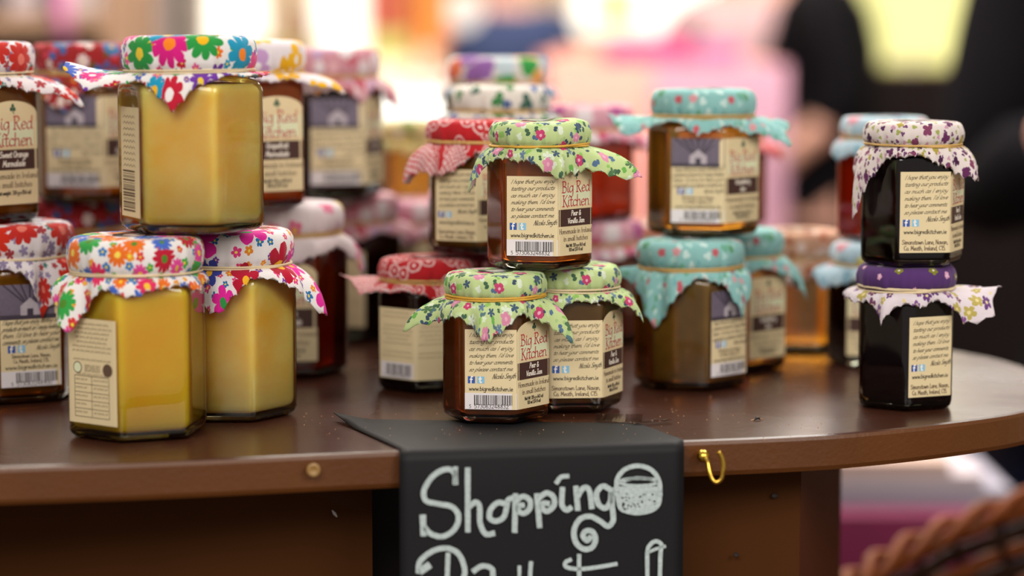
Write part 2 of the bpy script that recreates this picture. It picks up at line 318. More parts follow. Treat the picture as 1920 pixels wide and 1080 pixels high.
# ------------------------------------------------------------------ single-stroke lettering
G = {
'a': (3.9, [[(3.2,3.3),(2.2,4),(.8,3.3),(.3,1.6),(1,.1),(2.2,.5),(3.1,2.2)], [(3.3,4),(3.1,1.2),(3.4,.1),(3.9,.4)]]),
'b': (3.7, [[(.7,7),(.5,.3)], [(.5,2.6),(1.6,4),(3,3.2),(3.2,1.4),(2,0),(.5,.5)]]),
'c': (3.3, [[(3.1,3.3),(2,4),(.8,3.2),(.4,1.6),(1.2,.1),(3.1,.6)]]),
'd': (4.0, [[(3.1,3.2),(1.9,4),(.6,3),(.4,1.4),(1.2,0),(2.4,.5),(3.1,2)], [(3.4,7),(3.2,1),(3.7,.1)]]),
'e': (3.4, [[(.5,1.9),(2.6,2.4),(3,3.2),(2,4),(.8,3.2),(.4,1.6),(1.4,0),(3.1,.7)]]),
'f': (2.8, [[(3,6.6),(2.1,7),(1.4,6),(1.2,0)], [(.3,4),(2.6,4)]]),
'g': (3.9, [[(3.2,3.3),(2.2,4),(.8,3.3),(.3,1.6),(1,.1),(2.2,.5),(3.1,2.2)], [(3.3,4),(3.2,-1.4),(2.2,-3),(.4,-2.3)]]),
'h': (3.9, [[(.7,7),(.5,0)], [(.5,2.4),(1.8,4),(2.9,3.2),(3,.5),(3.7,.2)]]),
'i': (1.7, [[(.7,4),(.6,.6),(1.3,.2)], [(.8,5.3),(.9,5.8)]]),
'j': (1.9, [[(1,4),(1,-1.6),(-.5,-2.8)], [(1.1,5.3),(1.2,5.8)]]),
'k': (3.5, [[(.7,7),(.5,0)], [(2.8,4),(.6,1.8)], [(1.2,2.3),(3.3,0)]]),
'l': (1.8, [[(.8,7),(.6,.8),(1.4,.2)]]),
'm': (5.2, [[(.5,4),(.5,0)], [(.5,2.4),(1.5,4),(2.3,3.2),(2.2,0)], [(2.2,2.4),(3.4,4),(4.2,3.2),(4.2,.5),(4.9,.2)]]),
'n': (3.9, [[(.5,4),(.5,0)], [(.5,2.4),(1.8,4),(2.9,3.2),(3,.5),(3.7,.2)]]),
'o': (3.6, [[(1.8,4),(.7,3.3),(.4,1.7),(1.2,.1),(2.5,.4),(3.2,2.1),(2.7,3.5),(1.8,4)]]),
'p': (3.8, [[(.6,4),(.4,-3)], [(.5,2.6),(1.6,4),(3,3.2),(3.2,1.6),(2,.1),(.5,.6)]]),
'q': (3.9, [[(3.2,3.3),(2.2,4),(.8,3.3),(.3,1.6),(1,.1),(2.2,.5),(3.1,2.2)], [(3.3,4),(3.2,-3)]]),
'r': (2.7, [[(.6,4),(.5,0)], [(.5,2.3),(1.4,3.8),(2.6,3.7)]]),
's': (3.0, [[(2.6,3.5),(1.6,4),(.6,3.1),(1.6,2.1),(2.6,1),(1.6,0),(.3,.5)]]),
't': (2.6, [[(1.3,6),(1.1,.8),(1.9,0),(2.6,.5)], [(.1,4),(2.4,4.1)]]),
'u': (3.8, [[(.5,4),(.5,1),(1.4,0),(2.6,1),(3,4)], [(3,4),(3,.6),(3.6,.2)]]),
'v': (3.4, [[(.4,4),(1.6,0)], [(1.6,0),(3.1,4)]]),
'w': (4.8, [[(.4,4),(1.3,0)], [(1.3,0),(2.4,3.4)], [(2.4,3.4),(3.3,0)], [(3.3,0),(4.5,4)]]),
'x': (3.4, [[(.4,4),(3,0)], [(3,4),(.4,0)]]),
'y': (3.6, [[(.5,4),(.6,1),(1.5,0),(2.7,1)], [(3.1,4),(2.8,-1.2),(1.6,-3),(.2,-2.4)]]),
'z': (3.3, [[(.4,4),(2.9,4)], [(2.9,4),(.4,0)], [(.4,0),(3,0)]]),
'I': (2.0, [[(.9,7),(.9,0)]]),
'N': (4.8, [[(.6,0),(.8,7)], [(.8,7),(3.8,0)], [(3.8,0),(4,7)]]),
'S': (4.4, [[(3.8,6.2),(2.4,7),(.9,6),(1.2,4.4),(3.2,3),(3.6,1.2),(2.1,0),(.3,1)]]),
'B': (4.4, [[(.8,7),(.8,0)], [(.2,7),(2.4,7),(3.2,5.6),(2.4,4),(.8,3.8)], [(1.6,3.9),(3.4,3.1),(3.7,1.4),(2.6,0),(.2,0)]]),
'R': (4.6, [[(.8,7),(.8,0)], [(.2,6.8),(2.5,7),(3.5,5.6),(2.6,4),(.8,3.6)], [(1.8,3.7),(2.8,1.4),(4.3,-.3)], [(.1,0),(1.6,0)]]),
'K': (4.4, [[(.8,7),(.8,0)], [(3.8,7),(.9,3.4)], [(1.4,3.9),(2.8,1.6),(4.3,-.4)], [(.1,7),(1.5,7)], [(.1,0),(1.5,0)]]),
'H': (4.4, [[(.7,7),(.7,0)], [(3.7,7),(3.7,0)], [(.7,3.6),(3.7,3.6)]]),
'P': (4.0, [[(.8,7),(.7,0)], [(.4,6.8),(2.4,7),(3.5,5.6),(2.6,3.8),(.8,3.4)]]),
'V': (4.4, [[(.3,7),(2.1,0)], [(2.1,0),(4,7)]]),
'J': (3.4, [[(1.2,7),(3.2,7)], [(2.4,7),(2.3,1.2),(1.2,0),(.1,1)]]),
'O': (4.8, [[(2.4,7),(.9,5.9),(.4,3.4),(1.2,.8),(2.6,0),(4,1.4),(4.4,4),(3.6,6.3),(2.4,7)]]),
'M': (5.4, [[(.5,0),(1,7)], [(1,7),(2.6,2)], [(2.6,2),(4.2,7)], [(4.2,7),(4.8,0)]]),
'G': (4.8, [[(4,6),(2.6,7),(.9,5.6),(.4,3),(1.6,.2),(3.2,.2),(4.1,1.6),(4.1,3.2),(2.6,3.2)]]),
'W': (6, [[(.3,7),(1.5,0)], [(1.5,0),(3,5.6)], [(3,5.6),(4.4,0)], [(4.4,0),(5.7,7)]]),
'C': (4.2, [[(3.8,6.2),(2.4,7),(.8,5.6),(.4,3.2),(1.4,.4),(3.9,.8)]]),
'L': (3.4, [[(.7,7),(.7,0)], [(.7,0),(3.2,0)]]),
'&': (4.8, [[(4.2,.2),(1.2,5.2),(1.8,6.8),(2.9,5.8),(2,4.2),(.6,2),(1.4,.1),(3.2,.6),(4.2,2.8)]]),
"'": (1.2, [[(.8,7),(.6,5.6)]]), ',': (1.4, [[(.8,.3),(.3,-1.2)]]), '.': (1.4, [[(.5,0),(.6,.5)]]),
'(': (2, [[(1.6,7.4),(.6,3.5),(1.6,-.8)]]), ')': (2, [[(.4,7.4),(1.4,3.5),(.4,-.8)]]),
'0': (3.8, [[(1.9,7),(.6,5.6),(.5,1.6),(1.9,0),(3.2,1.6),(3.2,5.6),(1.9,7)]]), '1': (2.4, [[(.5,5.8),(1.5,7)], [(1.5,7),(1.5,0)]]),
'2': (3.8, [[(.5,5.8),(1.8,7),(3.1,5.8),(2.6,3.8),(.5,0)], [(.5,0),(3.3,0)]]), '3': (3.8, [[(.5,6.4),(2,7),(3,5.4),(1.7,3.8)], [(1.7,3.8),(3.2,2.2),(2,0),(.4,.6)]]),
'4': (3.8, [[(2.5,7),(.3,2)], [(.3,2),(3.4,2)], [(2.6,4),(2.6,0)]]), '5': (3.8, [[(3,7),(.8,7)], [(.8,7),(.6,4)], [(.6,4),(2.2,4.4),(3.3,2.4),(2,0),(.4,.5)]]),
'6': (3.8, [[(2.9,6.8),(1.2,5),(.5,2),(1.8,0),(3.2,1.6),(2.4,3.8),(.7,2.8)]]), '7': (3.6, [[(.4,7),(3.2,7)], [(3.2,7),(1.4,0)]]),
'8': (3.8, [[(1.9,7),(.7,5.6),(1.9,3.9),(3.2,2),(1.9,0),(.5,2),(1.9,3.9),(3,5.6),(1.9,7)]]), '9': (3.8, [[(3,4.4),(1.6,3.2),(.6,5),(1.9,7),(3.1,5.2),(2.8,2),(1.4,0)]]),
' ': (2.2, []),
}
GC = {}
def glyph(ch, q):
    if (ch, q) not in GC:
        adv, st = G.get(ch, G[' ']); GC[ch, q] = (adv, [catmull(s, q) if len(s) > 2 else s for s in st])
    return GC[ch, q]
def ribbon(pts, w, nib=None, mn=.45):
    """flat pen stroke: verts and quads in 2D"""
    vs, fs = [], []; N = len(pts)
    for i in range(N):
        a = pts[max(0, i-1)]; b = pts[min(N-1, i+1)]; dx, dy = b[0]-a[0], b[1]-a[1]; L = math.hypot(dx, dy) or 1
        dx, dy = dx/L, dy/L; ww = w
        if nib is not None: ww = w*(mn+(1-mn)*abs(math.sin(math.atan2(dy, dx)-nib)))
        x, y = pts[i]
        if i == 0: x -= dx*w*.4; y -= dy*w*.4
        if i == N-1: x += dx*w*.4; y += dy*w*.4
        vs += [(x-dy*ww/2, y+dx*ww/2), (x+dy*ww/2, y-dx*ww/2)]
    for i in range(N-1): fs.append((2*i+1, 2*i+3, 2*i+2, 2*i))
    return vs, fs
def text_width(s, h, xs): return sum(G.get(c, G[' '])[0] for c in s)*h/7*xs
def stroke_text(s, x, y, h, xs=1.0, shear=0.0, w=.09, nib=None, mn=.45, align='l', slope=0.0, q=2):
    """h is the cap height; returns list of (verts2d, faces)"""
    k = h/7; W = text_width(s, h, xs)
    x0 = x - (W/2 if align == 'c' else W if align == 'r' else 0); out = []; cx = 0
    for ch in s:
        adv, sts = glyph(ch, q)
        for st in sts:
            pts = [(x0+(cx+px)*k*xs+py*k*shear, y+py*k+(cx+px)*k*xs*slope) for px, py in st]
            out.append(ribbon(pts, w*h, nib, mn))
        cx += adv
    return out

# ------------------------------------------------------------------ jars
class Jar:
    def __init__(s, side, h, lid_r, lid_h):
        s.s, s.h, s.lr, s.lh = side, h, lid_r, lid_h; s.ap = side*.866
    def rad(s, th, off=0.0, p=36):
        a = 0
        for i in range(6):
            c = math.cos(th - math.radians(-90+60*i))
            if c > 0: a += c**p
        return (s.ap*1.004)*a**(-1/p)+off
    def surf(s, facet, t, z, off):      # facet 0 faces -90 deg, facet 1 faces -30 deg
        psi = math.radians(-90+60*facet); th = psi+math.atan2(t, s.ap); r = s.rad(th, off)
        return (r*math.cos(th), r*math.sin(th), z)
def hex_shell(J, inset, z0, z1, zsh, top_r, parent, name, mat, N=96, flat_top=False):
    """hexagonal body with a rounded foot and a shoulder that turns round at the neck"""
    prof = []
    hh = z1-z0
    for k, dz, wc in ((.0, .0, .15), (.62, .0, .15), (.86, .0003, .1), (.93, .0011, .05), (.975, .0026, 0), (1, .0052, 0)): prof.append((k, z0+dz, wc, 0))
    prof.append((1, zsh*.5, 0, 0)); prof.append((1, zsh, 0, 0))
    if flat_top:                        # the filling follows the shoulder up to its own level
        for u in (.15, .3, .45, .6)[:flat_top]: prof.append((1, zsh+(z1-.003-zsh)*math.sin(u*PI/2), 0, (1-math.cos(u*PI/2))))
        k_, z_, a_, w_ = prof[-1]; prof += [(.97, z_+.0006, a_, w_), (.6, z_+.0007, a_, w_), (0, z_+.0007, a_, w_)]
    else:
        for u in (.2, .4, .6, .8, 1.0):
            prof.append((1, zsh+(z1-.003-zsh)*math.sin(u*PI/2), 0, (1-math.cos(u*PI/2))))
        prof.append((1, z1, 0, 1))
    vs, fs = [], []
    for k, z, wc, wn in prof:
        for i in range(N):
            th = 2*PI*i/N + math.radians(-90); r = J.rad(th, -inset)
            r = r*(1-wc)+J.ap*wc; r *= k
            if wn: r = r*(1-wn)+(top_r-inset)*wn
            vs.append((r*math.cos(th), r*math.sin(th), z))
    for j in range(len(prof)-1):
        for i in range(N): fs.append((j*N+i, j*N+(i+1) % N, (j+1)*N+(i+1) % N, (j+1)*N+i))
    fs.append(tuple(range(len(vs)-N, len(vs))))
    return mesh_obj(name, vs, fs, mat, parent, smooth=True)
def interp_ctrl(ctrl, deg):
    c = sorted((a % 360, e, d) for a, e, d in ctrl); n = len(c)
    deg %= 360
    for i in range(n):
        a0, e0, d0 = c[i]; a1, e1, d1 = c[(i+1) % n]
        sp = (a1-a0) % 360 or 360; u = ((deg-a0) % 360)
        if u <= sp:
            u /= sp
            def ez(u): return u
            if e1+d1 < e0+d0: u2 = 1-(1-u)**1.35
            else: u2 = u**1.35
            return e0+(e1-e0)*u2, d0+(d1-d0)*u2
    return c[0][1], c[0][2]
def cover(J, ctrl, a, mats, parent, seed, skirt_mats=None, tooth=.0016, lump=0.0, ruffle=1.0, N=240):
    rr = random.Random(seed); R0, h, lh = J.lr, J.h, J.lh; H = h+lh; rn = R0*.94
    ph = [rr.uniform(0, 6.28) for _ in range(8)]
    pl = lambda th: (math.sin(13*th+ph[0])*.5+math.sin(21*th+ph[1])*.35+math.sin(34*th+ph[2])*.3)
    prof = [(0, H+.0002), (.35*R0, H+.0003), (.7*R0, H+.0002), (.86*R0, H-.0001), (.935*R0, H-.0008), (.975*R0, H-.0022), (1.005*R0, H-.0045),
            (1.018*R0, H-lh*.5), (1.010*R0, h+lh*.28), (.985*R0, h+lh*.13), (rn, h+.0008), (rn, h-.0006)]
    nc = len(prof); K = 13; vs, uvs = [], []; rho = 0; pr = prof[0]; fs, mi = [], []
    for j, (r, z) in enumerate(prof):
        rho += math.hypot(r-pr[0], z-pr[1]); pr = (r, z)
        for i in range(N):
            th = 2*PI*i/N; amp = .0 if j < 3 else .00015 if j < 6 else .0003+.0006*max(0, (j-6))/5
            q = r+pl(th)*amp+(lump*.0006*math.sin(3*th+ph[4]) if j > 3 else 0)
            zz = z + (.0002*math.sin(2*th+ph[5])*(r/R0) if j < 9 else 0) + (lump*.0014*max(0, math.cos(th-ph[6]))**6*(r/R0)*(1-r/R0)*4 if j < 5 else 0)
            vs.append((q*math.cos(th), q*math.sin(th), zz)); uvs.append((rho*math.cos(th), rho*math.sin(th)))
    z0 = h-.0006
    for k in range(1, K+1):
        t = k/K
        for i in range(N):
            th = 2*PI*i/N; dg = math.degrees(th)
            e, d = interp_ctrl(ctrl, dg-a)      # control angles are given as seen: 0 right, -90 toward the viewer
            e *= .001; d *= .001
            tt = t
            if k == K:
                s = (i % 6)/6; tri = abs(s*2-1); tt = t-(tooth*tri)/max(.006, math.hypot(e, d))
            b0, b1, b2 = (1-tt)**2, 2*tt*(1-tt), tt*tt
            r = rn*b0+(rn+e*.72+.002)*b1+(rn+e)*b2
            z = z0*b0+(z0-d*.22+.0004)*b1+(z0-d)*b2
            L = math.hypot(e, d)
            wv = (math.sin(9*th+ph[3])*.55+math.sin(16*th+ph[4])*.4+math.sin(5*th+ph[5])*.5)
            rf = wv*min(L*.14, .0040)*ruffle*math.sin(min(1, t*1.3)*PI/2)
            r += rf + pl(th)*.0006*(1-t)
            th2 = th+math.cos(9*th+ph[3])*.035*t*ruffle
            # keep clear of the glass
            low = J.rad(th2-0)+.0010 if z < h*.86 else R0*.93+(J.rad(th2)+.001-R0*.93)*min(1, max(0, (h-z)/(h*.14)))
            r = max(r, low + .0003*k/K)
            z += .0008*math.sin(11*th+ph[6])*t*ruffle
            vs.append((r*math.cos(th2), r*math.sin(th2), z))
            rq = rho+L*1.12*tt; uvs.append((rq*math.cos(th), rq*math.sin(th)))
    tot = nc+K
    for j in range(tot-1):
        for i in range(N):
            a_, b_ = j*N+i, j*N+(i+1) % N
            if j == 0: fs.append((a_, b_+N, a_+N)) if False else fs.append((a_+N, b_+N, b_, a_)[::-1])
            else: fs.append((a_, a_+N, b_+N, b_))
            mi.append(0 if j < nc-1 else 2)
    m = list(mats)+list(skirt_mats or mats)
    o = mesh_obj('fabric_cover', vs, fs, m, parent, mi, True, uvs)
    sm = o.modifiers.new('thickness', 'SOLIDIFY'); sm.thickness = .00035; sm.offset = -1; sm.material_offset = 1; sm.material_offset_rim = 0
    return o
def band(J, parent, mat, seed, loops=2):
    rr = random.Random(seed); mb = MB(); rn = J.lr*.94+.0011
    for q in range(loops):
        ph = rr.uniform(0, 6.28); tl = rr.uniform(.0003, .0009)
        pts = [((rn+.0003*math.sin(7*t+ph))*math.cos(t), (rn+.0003*math.sin(7*t+ph))*math.sin(t), J.h+.0008*(q-.5)+tl*math.sin(t+ph)) for t in [2*PI*i/72 for i in range(72)]]
        mb.tube(pts, .00062, 6, closed=True)
    return mb.build('rubber_band', mat, parent, True)

def panel_paper(J, root, panels, off=.00028):
    """panels: (facet, t0, t1, z0, z1, arch)"""
    mb = MB()
    for facet, t0, t1, z0, z1, arch in panels:
        n = 22; vs, fs = [], []
        for i in range(n+1):
            t = t0+(t1-t0)*i/n; top = z1
            if arch:
                u = (t-(t0+t1)/2)/((t1-t0)/2); top = z1-arch*(1-math.sqrt(max(0, 1-(abs(u)*.985)**2)))
            for q in range(2): vs.append(J.surf(facet, t, z0+(top-z0)*q, off))
        for i in range(n): fs.append((2*i, 2*i+2, 2*i+3, 2*i+1))
        mb.add(vs, fs)
    o = mb.build('label', PAPER, root)
    sm = o.modifiers.new('thickness', 'SOLIDIFY'); sm.thickness = .00012; sm.offset = -1
    return o
class Printer:
    def __init__(s, J): s.J = J; s.mb = MB(); s.mats = PRINT
    def shape(s, facet, vs, fs, mat, lift=0):
        s.mb.add([s.J.surf(facet, x, z, .00036+.00004*lift) for x, z in vs], fs, mat)
    def rect(s, facet, t0, t1, z0, z1, mat, n=8, lift=0):
        vs, fs = [], []
        for i in range(n+1):
            t = t0+(t1-t0)*i/n; vs += [(t, z0), (t, z1)]
        for i in range(n): fs.append((2*i, 2*i+2, 2*i+3, 2*i+1))
        s.shape(facet, vs, fs, mat, lift)
    def text(s, facet, st, x, z, h, mat=BLACK, lift=1, **k):
        for vs, fs in stroke_text(st, x, z, h, **k): s.shape(facet, vs, fs, mat, lift)
    def disc(s, facet, x, z, r, mat, lift=1, n=14, sx=1):
        vs = [(x+r*sx*math.cos(2*PI*i/n), z+r*math.sin(2*PI*i/n)) for i in range(n)]; s.shape(facet, vs, [tuple(range(n))], mat, lift)
    def done(s, parent): return s.mb.build('printed_text', s.mats, parent)
mm = .001
def icons(p, f, x, z, k):
    p.rect(f, x, x+3.2*k, z, z+3.2*k, BLUE, 2); p.text(f, 'f', x+.9*k, z+.1*k, 3.0*k, CREAM, w=.17, q=2)
    p.rect(f, x+4.2*k, x+7.4*k, z, z+3.2*k, SKY, 2); p.text(f, 't', x+5.0*k, z+.4*k, 2.9*k, CREAM, w=.2, q=2)
def barcode(p, f, x0, x1, z0, z1, digits, k, white=True):
    rr = random.Random(hash(digits) % 1000 if False else 41)
    x = x0+2.6*k; xe = x1-1.6*k
    while x < xe:
        w = rr.choice([.18, .18, .36, .54])*k; p.rect(f, x, min(x+w, xe), z0+(1.9*k if True else 0), z1-.4*k, BLACK, 1, 1); x += w+rr.choice([.2, .2, .36, .5])*k
    p.text(f, digits[0], x0+.2*k, z0+.35*k, 1.75*k, w=.13, q=2)
    p.rect(f, x0+2.9*k, xe-.3*k, z0+.2*k, z0+2.3*k, WHITE, 6, 1)
    s = digits[1:]; W = text_width(s, 2.0*k, 1.0); p.text(f, s, x0+2.7*k, z0+.3*k, 2.0*k, w=.13, q=2, lift=2, xs=min(1.35, (xe-x0-2.9*k)/W))
def shamrock(p, f, x, z, k):
    for dx, dz in ((0, 1.1), (-1.05, -.25), (1.05, -.25)):
        p.disc(f, x+dx*k*.8, z+dz*k, .85*k, SHAM, 1, 10, .8)
    p.shape(f, *ribbon([(x, z), (x+.1*k, z-1.2*k), (x+.5*k, z-2.1*k)], .35*k), SHAM, 2)
def name_panel(p, f, w, z0, z1, title, k, weights=('Net Wt. 130 g e (4.8 oz)', '100 ml (3.4 fl oz)')):
    """front panel: shamrock, red name, brown band, small print. w half width, z0..z1 the paper"""
    Hh = z1-z0; Z = lambda u: z0+Hh*u
    p.rect(f, -w*.98, w*.98, Z(.57), Z(.80), TINT, 10, -1)
    shamrock(p, f, 0, Z(.925), k*1.05)
    red = dict(mat=RED, w=.12, nib=.6, mn=.5, align='c', q=3, shear=.02)
    hh = Hh*.125; W1 = text_width('Big Red', hh, 1); p.text(f, 'Big Red', 0, Z(.725), hh, xs=min(1.15, 2*w*.93/W1), **red)
    W1 = text_width('Kitchen', hh, 1); p.text(f, 'Kitchen', 0, Z(.565), hh, xs=min(1.15, 2*w*.95/W1), **red)
    p.rect(f, -w, w, Z(.335), Z(.53), BROWN, 10)
    for i, t in enumerate(title):
        th = Hh*.058; W = text_width(t, th, 1); p.text(f, t, 0, Z(.455-.087*i), th, mat=CREAM, w=.16, shear=.15, align='c', q=2, xs=min(1.0, 1.75*w/W))
    th = Hh*.058; W = text_width('Homemade in Ireland', th, 1)
    p.text(f, 'Homemade in Ireland', 0, Z(.25), th, mat=BRN, w=.12, nib=.6, align='c', xs=1.94*w/W)
    p.text(f, 'in small batches', 0, Z(.165), th, mat=BRN, w=.12, nib=.6, align='c', xs=1.9*w/W)
    for i, t in enumerate(weights):
        th = Hh*.036; W = text_width(t, th, 1); p.text(f, t, 0, Z(.095-.05*i), th, w=.18, align='c', xs=min(.95, 1.5*w/W))
NOTE6 = ['I hope that you enjoy', 'tasting our products', 'as much as I enjoy', "making them. I'd love", 'to hear your comments,', 'so please contact me.']
NOTE4 = ['I hope that you enjoy tasting our', 'products as much as I enjoy making', "them. I'd love to hear your", 'comments, so please contact me.']
def script_line(p, f, t, z, w, h):
    W = text_width(t, h, 1); p.text(f, t, 0, z, h, w=.15, nib=.75, mn=.3, shear=.55, align='c', xs=min(1.36, w/W), q=2, slope=.03)
def note_panel(p, f, t0, t1, z0, z1, k, kind, digits='5573063248832'):
    """back panel: thank-you note, icons, address or barcode, optional picture block"""
    c = (t0+t1)/2; W = t1-t0; Hh = z1-z0; Z = lambda u: z0+Hh*u
    class Q:   # shift text to the panel's centre line
        def text(s, f, st, x, z, h, **kw): p.text(f, st, x+c, z, h, **kw)
    q = Q()
    if kind in ('bar', 'address'):
        for i, t in enumerate(NOTE6): script_line(q, f, t, Z(.905-.086*i), W*.84, Hh*.050)
        q.text(f, 'Nicola Smyth', W*.47, Z(.385), Hh*.062, w=.12, nib=.7, shear=.42, align='r', slope=.05, xs=.8)
        icons(p, f, t0+W*.06, Z(.325), W/9/2.6*1.0)
        u = 'www.bigredkitchen.ie'; h = Hh*.052; q.text(f, u, 0, Z(.235), h, w=.13, align='c', xs=W*.84/text_width(u, h, 1))
        if kind == 'bar':
            p.rect(f, t0, t1, z0, Z(.205), WHITE, 8); barcode(p, f, t0+W*.08, t1-W*.03, z0+.0003, Z(.19), digits, W/26.6)
        else:
            h = Hh*.055
            for i, a in enumerate(('Simonstown Lane, Navan,', 'Co. Meath, Ireland, C15.')): q.text(f, a, 0, Z(.105-.075*i), h, mat=BRN, w=.13, align='c', xs=W*.9/text_width('Simonstown Lane, Navan,', h, 1))
    if kind == 'photo':
        p.rect(f, t0, t1, Z(.66), z1, PHG, 8)
        for i in range(7):
            x = t0+W*(i+.5)/7; p.shape(f, *ribbon([(x, z1-.0002), (c+(x-c)*.25, Z(.83))], .0006*k*1.2), PHD, 1)
        p.rect(f, t0, t1, Z(.66), Z(.705), PHD, 8, 1)
        p.shape(f, [(c-W*.16, Z(.70)), (c+W*.16, Z(.70)), (c+W*.16, Z(.79)), (c, Z(.87)), (c-W*.16, Z(.79))], [(0, 1, 2, 3, 4)], PHL, 2)
        p.shape(f, [(c-W*.05, Z(.70)), (c+W*.05, Z(.70)), (c+W*.05, Z(.765)), (c-W*.05, Z(.765))], [(0, 1, 2, 3)], PHD, 3)
        for i, t in enumerate(NOTE4): script_line(q, f, t, Z(.61-.064*i), W*.94, Hh*.046)
        q.text(f, 'Nicola Smyth', W*.47, Z(.355), Hh*.046, w=.12, nib=.7, shear=.42, align='r', slope=.05, xs=.85)
        icons(p, f, t0+W*.12, Z(.335), W/9/2.9)
        for i, a in enumerate(('Simonstown Lane, Navan,', 'Co. Meath, Ireland, C15.')): q.text(f, a, 0, Z(.285-.05*i), Hh*.036, mat=BRN, w=.14, align='c', xs=.95)
        u = 'www.bigredkitchen.ie'; h = Hh*.04; q.text(f, u, 0, Z(.175), h, w=.14, align='c', xs=W*.86/text_width(u, h, 1))
        p.rect(f, t0, t1, z0, Z(.155), WHITE, 8); barcode(p, f, t0+W*.16, t1-W*.02, z0+.0003, Z(.148), digits, W/30)
    if kind in ('lines', 'table'):
        rr = random.Random(5)
        def scrib(x0, x1, z, h):       # print too small to read
            x = x0
            while x < x1:
                l = min(rr.uniform(.0012, .0036)*k, x1-x); n = max(3, int(l/(.0004*k)))
                p.shape(f, *ribbon([(x+l*i/n, z+h*(.5 if i % 2 else -.5)) for i in range(n+1)], .00022*k), BRN, 1); x += l+.0007*k
        if kind == 'lines':
            for i in range(11):
                if i in (2, 8): continue
                m = W*rr.uniform(.07, .22); scrib(t0+m, t1-m, Z(.94-.062*i), .0008*k)
            if digits: p.rect(f, t0+W*.04, t1-W*.04, z0+.0004, Z(.235), WHITE, 6); barcode(p, f, t0+W*.1, t1-W*.06, z0+.0005, Z(.22), digits, W/26.6)
        else:
            for i in range(7): m = W*rr.uniform(.08, .2); scrib(t0+m, t1-m, Z(.95-.043*i), .0008*k)
            scrib(t0+W*.12, t1-W*.12, Z(.61), .0008*k)
            p.disc(f, t0+W*.2, Z(.53), W*.09, BRN, 1, 16, 1); p.disc(f, t0+W*.2, Z(.53), W*.075, TINT, 2, 16, 1); scrib(t0+W*.14, t0+W*.26, Z(.53), .001*k)
            p.disc(f, t1-W*.18, Z(.525), W*.1, BRN, 1, 16, 1)
            for i in range(4): scrib(t0+W*.35, t1-W*.34, Z(.555-.018*i), .0006*k)
            a, b, zz0, zz1 = t0+W*.13, t1-W*.16, Z(.06), Z(.45)
            scrib(a+.002, b-.002, Z(.47), .0007*k)
            for x in (a, (a+b)/2, b): p.rect(f, x, x+.0003, zz0, zz1, BRN, 1, 1)
            for i in range(6):
                z = zz0+(zz1-zz0)*i/5; p.rect(f, a, b, z, z+.0003, BRN, 4, 1)
                if i < 5: scrib(a+.001, a+W*.26, z+.0025, .0007*k); scrib((a+b)/2+.0015, b-.001, z+.0025, .0007*k)
    if kind == 'sidebar':              # narrow panel with its barcode turned on its side
        rr = random.Random(9); z = Z(.05)
        while z < Z(.42): d = rr.choice([.0003, .0003, .0006, .0009]); p.rect(f, t0+W*.1, t1-W*.25, z, z+d, BRN, 3, 1); z += d+rr.choice([.0004, .0004, .0008])
        z = Z(.47)
        while z < Z(.96): p.shape(f, *ribbon([(t0+W*(.15+.08*i), z+(.0006 if i % 2 else -.0006)) for i in range(9)], .00022*k), BRN, 1); z += .0031

